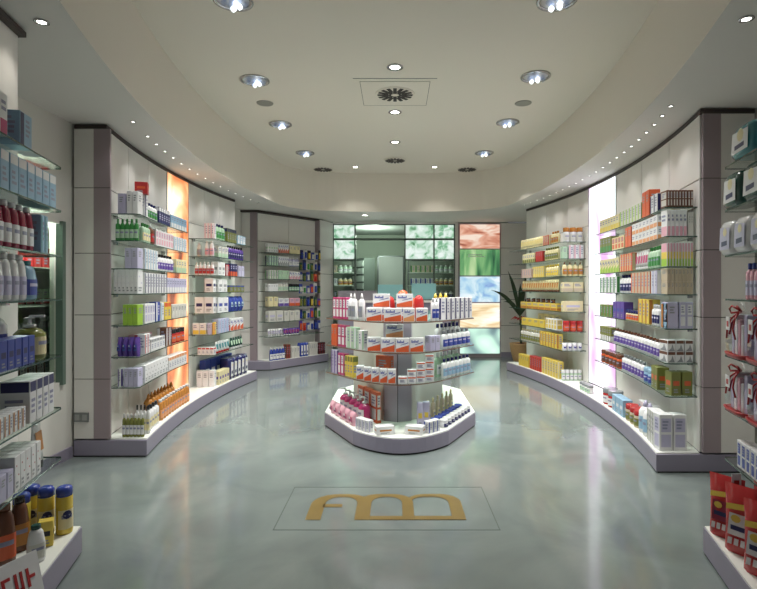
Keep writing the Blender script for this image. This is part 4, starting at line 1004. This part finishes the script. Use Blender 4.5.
# ------------------------------------------------------------ foreground shelves
def fpath(s_, off): return Path([[(s_*(fx(y, off)), y) for y in [1.9+.01*i for i in range(80)]]])
FL, FR = fpath(-1, -.012), fpath(1, .010)
FLB, FRB = fpath(-1, .06), fpath(1, .06)
fill('left foreground shelves', FL, FH, [
 (7, 2, 10, 1, 'c:stripe', .17, 'W', 'M', 'white and pink box', {'d': .14}),
 (7, 22, 34, 1, 'c:side', .15, 't', 'N', 'pale blue box with navy edge', {'d': .12}),
 (6, 2, 58, 7, 'c:top', .165, 't', 'W', 'pale blue box', {'d': .14}),
 (5, 2, 40, 5, 'b:oval', .20, 'c', 'W', 'crimson bottle with white cap', {'cap': 'W'}),
 (5, 43, 50, 2, 'c:side', .18, 't', 'T', 'teal blue carton'),
 (4, 2, 33, 4, 'b:oval', .20, 'W', 'L', 'white bottle with lilac label', {'cap': 'W'}),
 (4, 35, 46, 1, 'b:oval', .18, 't', 'B', 'light blue bottle', {'cap': 'T'}),
 (3, 2, 37, 5, 'c:logo', .125, 'B', 'N', 'dark blue box', {'d': .08}),
 (3, 3, 39, 3, 'b:cone', .26, 'W', 'B', 'large white bottle behind blue boxes', {'in': .10, 'cap': 'W'}),
 (3, 41, 53, 1, 'b:pump', .21, 'J', 'C', 'olive pump bottle', {'cap': 'W'}),
 (2, 1, 28, 6, 'c:side', .09, 'W', 'A', 'small white and amber carton', {'d': .07}),
 (2, 32, 56, 4, 'c:top', .19, 'W', 'N', 'white carton with navy top', {'d': .12}),
 (2, 2, 28, 3, 'b:oval', .20, 'W', 'e', 'white bottle in back row', {'in': .11, 'cap': 'W'}),
 (1, 2, 16, 2, 'c:plain', .11, 'L', 'W', 'pale lilac box', {'d': .1}),
 (1, 17, 43, 5, 'c:dots', .15, 'W', 'R', 'white carton with red dots', {'d': .12}),
 (1, 45, 54, 1, 'b:tube', .23, 'W', 'A', 'white tube with amber band', {'cap': 'K'}),
 (1, 2, 40, 5, 'b:oval', .25, 'W', 'p', 'tall white bottle in back row', {'in': .15, 'cap': 'W'}),
], plinth_path=FLB)
def on_plinth(parts, x, y, rz, label, group, s_=-1): return place(parts, (x, y, FH[0]+.0006), rz, label, group)
def emblem_can(w, h):
    parts = list(bottle(w, h, 'Y', 'C', 'B', 'dome')); mb = MB(); r = w/2+.0022
    for k in range(3):
        a0 = -pi/2-.7+k*.7-.25; a1 = a0+.5
        pass
    N_ = 10
    for i in range(N_):
        for (r0, r1, mm) in ((0, .30, pm('N')),):
            t0, t1 = 2*pi*i/N_, 2*pi*(i+1)/N_
            P = lambda t, q: (sin(q*cos(t)*1.8)*r, -cos(q*cos(t)*1.8)*r, h*.42+q*sin(t)*w*.95)
            mb.face([P(0, 0), P(t0, r1), P(t1, r1)], mm)
    return parts+[('emblem', mb.mesh('emblem'))]
cans = emblem_can(.075, .235)
for i, (x, y) in enumerate([(-1.650, 2.62), (-1.735, 2.61), (-1.82, 2.63), (-1.80, 2.53)]):
    on_plinth(cans, x, y, .9-.2*i, f'yellow can with domed blue cap, {["at the open plinth end", "beside the end can", "third from the open end", "behind the others"][i]}, left foreground shelves', 'yellow cans with blue caps')
on_plinth(bottle(.075, .25, 'n', 'A', 'K', 'oval'), -1.745, 2.44, .9, 'brown bottle with dark cap behind a white bottle, plinth, left foreground shelves', 'brown bottles')
on_plinth(bottle(.085, .27, 'n', 'O', 'n', 'oval'), -1.72, 2.31, .9, 'larger brown bottle nearest the sign, plinth, left foreground shelves', 'brown bottles')
on_plinth(bottle(.07, .165, 'W', 'w', 'D', 'oval'), -1.60, 2.34, .9, 'small white bottle with dark green cap, plinth, left foreground shelves', 'small white bottle')
on_plinth(carton(.06, .05, .12, 'Y', 'K', 'logo'), -1.655, 2.49, .5, 'small yellow and black box by the blue-capped cans, plinth, left foreground', 'small yellow box')
# leaning promotional card, bottom left
e = empty('promo_card', (-1.375, 1.93, .0), 1.25); tag(e, 'white card with red lettering leaning on the plinth at bottom left', 'sign')
a = MB(); a.box(-.13, .13, 0, .006, 0, .34, pm('W')); a.xf(Matrix.Rotation(-.28, 4, 'X')); a.build('board', e)
a = MB()
for r_ in range(2):
    for k in range(5):
        x = -.11+k*.046; z = .22-r_*.10
        a.box(x, x+.011, -.002, -.0004, z, z+.07, pm('R')); a.box(x+.011, x+.032, -.002, -.0004, z+(.0, .03, .058)[k % 3], z+(.0, .03, .058)[k % 3]+.012, pm('R'))
        if k % 2: a.box(x+.022, x+.032, -.002, -.0004, z, z+.07, pm('R'))
a.xf(Matrix.Rotation(-.28, 4, 'X')); a.build('lettering', e)

fill('right foreground shelves', FR, FH, [
 (7, 733, 757, 1, 'k', .14, 'T', 'W', 'dark teal wrapped pack', {'d': .14, 'in': -.03}),
 (6, 725, 768, 2, 'k', .16, 'D', 'W', 'dark green wrapped pack', {'d': .12, 'in': -.03}),
 (5, 719, 775, 3, 'k', .16, 'W', 'L', 'white wrapped pack with flower label', {'d': .12, 'in': -.04}),
 (4, 741, 768, 6, 'b:flip', .17, 'p', 'L', 'pink bottle with blue cap', {'cap': 'B'}),
 (3, 725, 772, 2, 'g', .27, 'R', 'W', 'cellophane gift basket with red ribbon', {'d': .16, 'in': -.03}),
 (2, 723, 772, 2, 'g', .25, 'R', 'W', 'gift basket with red ribbon bow', {'d': .16, 'in': -.03}),
 (1, 735, 775, 8, 'c:panel', .13, 'W', 'B', 'white and blue carton', {'d': .06}),
 (1, 728, 742, 2, 'c:plain', .07, 'e', 'n', 'small brown carton in back row', {'in': .13, 'd': .05}),
], plinth_path=FRB)
P1 = pouch(.16, .10, .30, 'R', 'c'); P2 = pouch(.18, .11, .31, 'R', 'W')
for i, (x, y, rz, P_) in enumerate([(1.625, 2.57, -1.0, P1), (1.605, 2.40, -1.0, P2), (1.565, 2.21, -1.05, P2), (1.53, 2.01, -1.05, P2), (1.80, 2.50, -.9, P1), (1.77, 2.28, -1.0, P1)]):
    on_plinth(P_, x, y, rz, f'glossy red refill pouch, {ORD[i]} from the open end, plinth, right foreground shelves', 'red pouches')
a = MB(); a.box(-.022, .022, -.001, .001, -.07, 0, pm('W')); a.box(-.012, .012, -.002, -.0012, -.05, -.03, pm('R'))
tag(a.build('price_tag', loc=(1.60, 2.46, .494)), 'small white tag hanging from the lowest glass shelf, right foreground', 'tag')

# ------------------------------------------------------------ central island
IX = .05
e = empty('island_display', (IX, 5.6, 0)); tag(e, 'central island of curved glass shelves on a mauve plinth', 'display island')
def puti(mb, name): mb.xf(Matrix.Translation((-IX, -5.6, 0))); return mb.build(name, e)
def island(dx, front, corner, wide, ycorner, yb):
    """plan outline: arc front, chamfered corners, rounded rear"""
    pts = [(IX-wide, yb), (IX-wide, ycorner), (IX-corner, front+.26)]
    R = (corner**2+.26**2)/(2*.26) if False else None
    n = 12
    for i in range(1, n): t = -1+2*i/n; pts.append((IX+corner*t, front+.26*t*t))
    pts += [(IX+corner, front+.26), (IX+wide, ycorner), (IX+wide, yb), (IX+corner, yb+.55), (IX-corner, yb+.55)]
    return orient(pts)
BO = island(0, 4.29, .415, .75, 5.22, 6.4)
def inset(pts, d):
    cx, cy = IX, 5.6; return [(cx+(x-cx)*(1-d/.75), cy+(y-cy)*(1-d/1.3)) for x, y in pts]
a = MB(); a.prism(BO, .015, .13, PLINTH); a.prism(inset(BO, .01), 0, .015, BLACK); puti(a, 'plinth')
a = MB(); a.prism(inset(BO, .006), .13, .14, SHELFW); puti(a, 'plinth_top')
IH = [.14, .555, .82, 1.08]
for z in IH[1:]:
    g = MB(); g.prism(island(0, 4.42, .40, .72, 5.12, 6.35), z-.01, z, GLASS, mat('shelf_brown_edge', (120, 92, 78), .3)); puti(g, 'glass_shelf')
a = MB(); core = orient([(IX-.16, 4.90), (IX-.15, 4.86), (IX-.025, 4.81), (IX+.10, 4.86), (IX+.11, 4.90)])
a.prism(core, .14, 1.07, LAVEND); a.box(IX-.028, IX-.022, 4.804, 4.83, .14, 1.07, DARK); puti(a, 'core')
a = MB(); a.prism(orient([(IX-.161, 4.90), (IX-.46, 5.2), (IX-.46, 6.2), (IX+.42, 6.2), (IX+.42, 5.2), (IX+.111, 4.90)]), .14, 1.065, WHITE); puti(a, 'back_panel')

def ipath(front, corner, wide, yc, inset_):
    front += inset_; corner -= inset_*.4; wide -= inset_
    left = [(IX-wide+ (wide-corner)*t, yc+(front+.26-yc)*t) for t in [i/10 for i in range(11)]]
    mid = [(IX+corner*(-1+2*i/24), front+.26*(-1+2*i/24)**2) for i in range(25)]
    right = [(IX+wide-(wide-corner)*t, yc+(front+.26-yc)*t) for t in [1-i/10 for i in range(11)]]
    return Path([left, mid, right])
IP = ipath(4.42, .40, .72, 5.12, .01); IB = ipath(4.29, .415, .75, 5.22, .03)
SHN_ALL = SHN; SHN = ['plinth', 'lowest shelf', 'middle shelf', 'top shelf']
fill('central island', IP, IH, [
 (3, 332, 345, 4, 'c:panel', .20, 'M', 'W', 'magenta carton', {'d': .06}),
 (3, 346, 353, 2, 'b:cone', .24, 'W', 'S', 'white bottle with pointed cap', {'cap': 'W'}),
 (3, 355, 360.5, 1, 'b:cone', .24, 'W', 'S', 'white upright bottle with pointed cap', {'cap': 'W'}),
 (3, 366, 382, 1, 'c:diag', .115, 'W', 'O', 'white and orange box', {'face': 1, 'd': .08}),
 (3, 383.5, 402, 1, 'c:diag', .115, 'W', 'O', 'middle white and orange box', {'face': 1, 'd': .08}),
 (3, 403, 415, 1, 'c:diag', .115, 'W', 'o', 'white and peach box', {'face': 1, 'd': .08}),
 (3, 416, 428, 1, 'c:diag', .115, 'W', 'O', 'right white and orange box', {'face': 1, 'd': .08}),
 (3, 372, 390, 1, 'c:diag', .118, 'W', 'O', 'left stacked white and orange box', {'face': 1, 'd': .06, 'in': .135, 'stack': 2, 'where': 'back of top shelf'}),
 (3, 396, 414, 1, 'c:diag', .118, 'W', 'O', 'right stacked white and orange box', {'face': 1, 'd': .06, 'in': .135, 'stack': 2, 'where': 'back of top shelf'}),
 (3, 434, 441, 2, 'b:flip', .20, 'W', 'B', 'white bottle with blue label', {'cap': 'W'}),
 (3, 446, 474, 6, 'c:side', .20, 'W', 'N', 'white and navy carton', {'d': .07}),
 (3, 447, 462, 3, 'b:cone', .24, 'W', 'B', 'white bottle with yellow cap', {'cap': 'Y', 'in': .10}),
 (2, 330.5, 336, 2, 'c:plain', .20, 'O', 'A', 'orange carton', {'d': .06}),
 (2, 337, 344, 2, 'c:panel', .20, 'M', 'W', 'magenta carton', {'d': .06}),
 (2, 345, 353, 2, 'c:side', .19, 'g', 'W', 'mint green carton', {'d': .07}),
 (2, 355, 361, 1, 'c:side', .17, 'W', 'g', 'white and mint box', {'d': .07}),
 (2, 367, 424, 4, 'c:diag', .12, 'W', 'O', 'white and orange box', {'face': 1, 'd': .08, 'f': .95}),
 (2, 385, 404, 1, 'c:diag', .115, 'W', 'o', 'stacked white and peach box', {'face': 1, 'd': .05, 'in': .10, 'stack': 2}),
 (2, 431, 441, 2, 'c:plain', .13, 'L', 'W', 'pale lilac box', {'d': .07}),
 (2, 446, 474, 6, 'b:flip', .16, 'W', 'B', 'white bottle with blue label', {'cap': 'S'}),
 (2, 447, 470, 6, 'b:flip', .22, 'W', 'B', 'taller white bottle in back row', {'cap': 'N', 'in': .08}),
 (1, 330.5, 336, 2, 'c:side', .22, 'L', 'P', 'lilac and violet carton', {'d': .06}),
 (1, 337, 343, 2, 'c:panel', .20, 'M', 'W', 'magenta carton', {'d': .06}),
 (1, 344, 352, 3, 'c:top', .19, 'Y', 'J', 'yellow and olive carton', {'d': .06}),
 (1, 355, 396, 5, 'c:diag', .12, 'W', 'O', 'orange and white box', {'face': 1, 'd': .08}),
 (1, 368, 384, 1, 'c:plain', .22, 'O', 'W', 'tall orange box behind', {'d': .05, 'in': .10}),
 (1, 398, 434, 4, 'c:top', .058, 'W', 'O', 'small orange topped box', {'face': 1, 'd': .07, 'stack': 4, 'pyr': 1}),
 (1, 446, 474, 7, 'b:flip', .17, 'W', 't', 'white bottle with pale label', {'cap': 'N'}),
 (1, 447, 470, 6, 'b:flip', .22, 'g', 'W', 'mint bottle in back row', {'cap': 'W', 'in': .08}),
 (0, 353, 368, 4, 'c:side', .10, 'W', 'L', 'white and lilac carton', {'d': .06}),
 (0, 326, 352, 5, 'p', .12, 'p', 'M', 'pink gift pouch', {'d': .07}),
 (0, 328, 350, 5, 'b:pump', .24, 'M', 'W', 'magenta pump bottle', {'cap': 'W', 'in': .10}),
 (0, 334, 352, 3, 'c:panel', .28, 'O', 'W', 'orange carton in back row', {'in': .235, 'd': .045, 'f': .85}),
 (0, 429, 441, 3, 'c:side', .10, 'W', 'B', 'white and blue carton', {'d': .06}),
 (0, 446, 474, 8, 'b:jar', .07, 'W', 'N', 'small white jar', {'cap': 'W', 'f': .88}),
 (0, 446, 473, 8, 'b:jar', .07, 'W', 'N', 'small white jar', {'cap': 'B', 'in': .088, 'f': .85, 'where': 'plinth second row'}),
 (0, 446, 472, 6, 'b:flip', .22, 'e', 'C', 'clear beige bottle', {'cap': 'C', 'in': .17, 'w': .05}),
 (0, 418, 431, 2, 'c:logo', .23, 'L', 'Y', 'lilac carton with yellow mark', {'face': 1, 'in': .17, 'd': .06}),
], plinth_path=IB)
SHN = SHN_ALL
for x, rz, s_ in ((-.09, .3, 'left'), (.17, -.3, 'right')):
    place(carton(.155, .09, .07, 'W', 'A', 'logo'), (x, 4.43, .1406), rz, f'low white and gold box angled outward, {s_} of the two at front, plinth, central island', 'angled low boxes')
# rounded orange and red packs on the rear of the top shelf
for i, (x, y, r, h, b_, ds) in enumerate([(.065, 5.0, .062, .27, 'O', 'large rounded orange'), (-.06, 5.05, .05, .21, 'R', 'left rounded red'), (.22, 5.08, .05, .22, 'R', 'right rounded red'), (.15, 5.18, .05, .20, 'O', 'small rounded orange')]):
    a = MB(); a.lathe([(r*.8, 0), (r, h*.1), (r, h*.6), (r*.92, h*.8), (r*.6, h*.95), (r*.15, h)], pl(b_), 16)
    o = a.build('gift_tin', loc=(IX+x-.04, y, 1.0806)); tag(o, f'{ds} tin behind the boxes on the island top shelf', 'tin', 'rounded tins on the island')

for zi, z in enumerate([.002]+NZ):
    kd, hh, b_, a_, ds = NP[zi]; prt, _ = make(kd, .075, hh, b_, a_, {'d': .07})
    for k in range(12):
        place(prt, (WL-.42, 3.62+k*.1, .63+z+.0006), pi/2, f'{ds}, {ORD[k]} from near end, {["floor", "lowest shelf", "middle shelf", "top shelf"][zi]} of the wall display opening', f'stock in wall display {zi}')

# ------------------------------------------------------------ dispensary stock
k_ = 0
for (x0, x1, nm) in ((.36, 1.48, 'right dispensary rack'), (-1.70, -1.0, 'left dispensary rack')):
    for zi, z in enumerate(RZ[1:5]):
        pth = Path([[(x0+(x1-x0)*i/10, 12.32) for i in range(11)]])
        q = lambda x: VX+x*F/12.32
        mid = (x0*.5+x1*.5); c1, c2 = [('w', 't'), ('D', 'Y'), ('W', 'B'), ('e', 'G')][zi], [('n', 'O'), ('W', 'N'), ('C', 'A'), ('g', 'W')][zi]
        d1, d2 = [('grey carton', 'brown bottle'), ('dark green carton', 'white bottle'), ('white carton', 'cream bottle'), ('beige carton', 'mint bottle')][zi]
        n = 5 if x0 > 0 else 3
        fill(nm, pth, RZ, [(zi+1, q(x0), q(mid)-.3, n, 'c:side', .16, *c1, d1), (zi+1, q(mid)+.3, q(x1), n, 'b:flip', .17, *c2, d2)])

# ------------------------------------------------------------ potted plant
e = empty('potted_plant', (2.30, 9.6, 0)); tag(e, 'tall potted plant with long arching dark leaves in a wicker pot', 'plant')
a = MB(); a.lathe([(.12, 0), (.15, .1), (.19, .26), (.20, .35), (.205, .37), (.185, .37), (.17, .33)], mat('wicker_pot', (172, 140, 96), .7, var=.3, scale=60), 20); a.build('pot', e)
a = MB(); a.lathe([(.01, .31), (.16, .32), (.12, .35), (.02, .37)], mat('dried_moss', (96, 70, 48), .9, var=.3, scale=40), 14); a.build('soil', e)
a = MB(); a.tube([(0, 0, .3), (.01, 0, .6), (-.01, .01, .82), (-.02, 0, .92)], [.025, .02, .018, .015], mat('plant_stem', (70, 84, 50), .6), 8); a.build('stem', e)
LEAF = mat('dark_leaf', (48, 66, 42), .4, var=.2, scale=12)
def leaf(tip, base=(-.02, 0, .88), w=.034, bow=.10):
    mb = MB(); b0, t0 = Vector(base), Vector(tip); n = 8; side = (t0-b0).cross(Vector((0, 1, .2))).normalized(); v = []
    for i in range(n+1):
        t = i/n; p_ = b0.lerp(t0, t)+Vector((0, 0, bow*sin(pi*t))); ww = w*sin(pi*min(1, .12+t*.88))**.7*(1-t**4)+.002
        v += [p_-side*ww+Vector((0, -.012, 0)), p_, p_+side*ww+Vector((0, -.012, 0))]
    f_ = []
    for i in range(n):
        for k in (0, 1): f_.append((i*3+k, i*3+k+1, i*3+k+4, i*3+k+3))
    mb.poly(v, f_, LEAF, True); mb.poly([p_+Vector((0, .004, 0)) for p_ in v], [q[::-1] for q in f_], LEAF, True); mb.build('leaf', e)
for tp in ((-.56, -.1, 1.34), (-.28, -.2, 1.68), (.13, .05, 1.64), (-.30, .1, 1.12), (.30, -.1, 1.35), (.28, -.15, 1.12), (-.08, -.3, 1.45), (.02, -.25, 1.30)): leaf(tp)
a = MB()
for k in range(6): a.tube([(-.02, 0, .80), (-.02+.09*cos(k*1.05), -.02+.09*sin(k*1.05), .83+.02*(k % 2)), (-.02+.17*cos(k*1.05), -.02+.14*sin(k*1.05), .80)], [.012, .018, .003], pm('R'), 5)
a.build('flower', e)
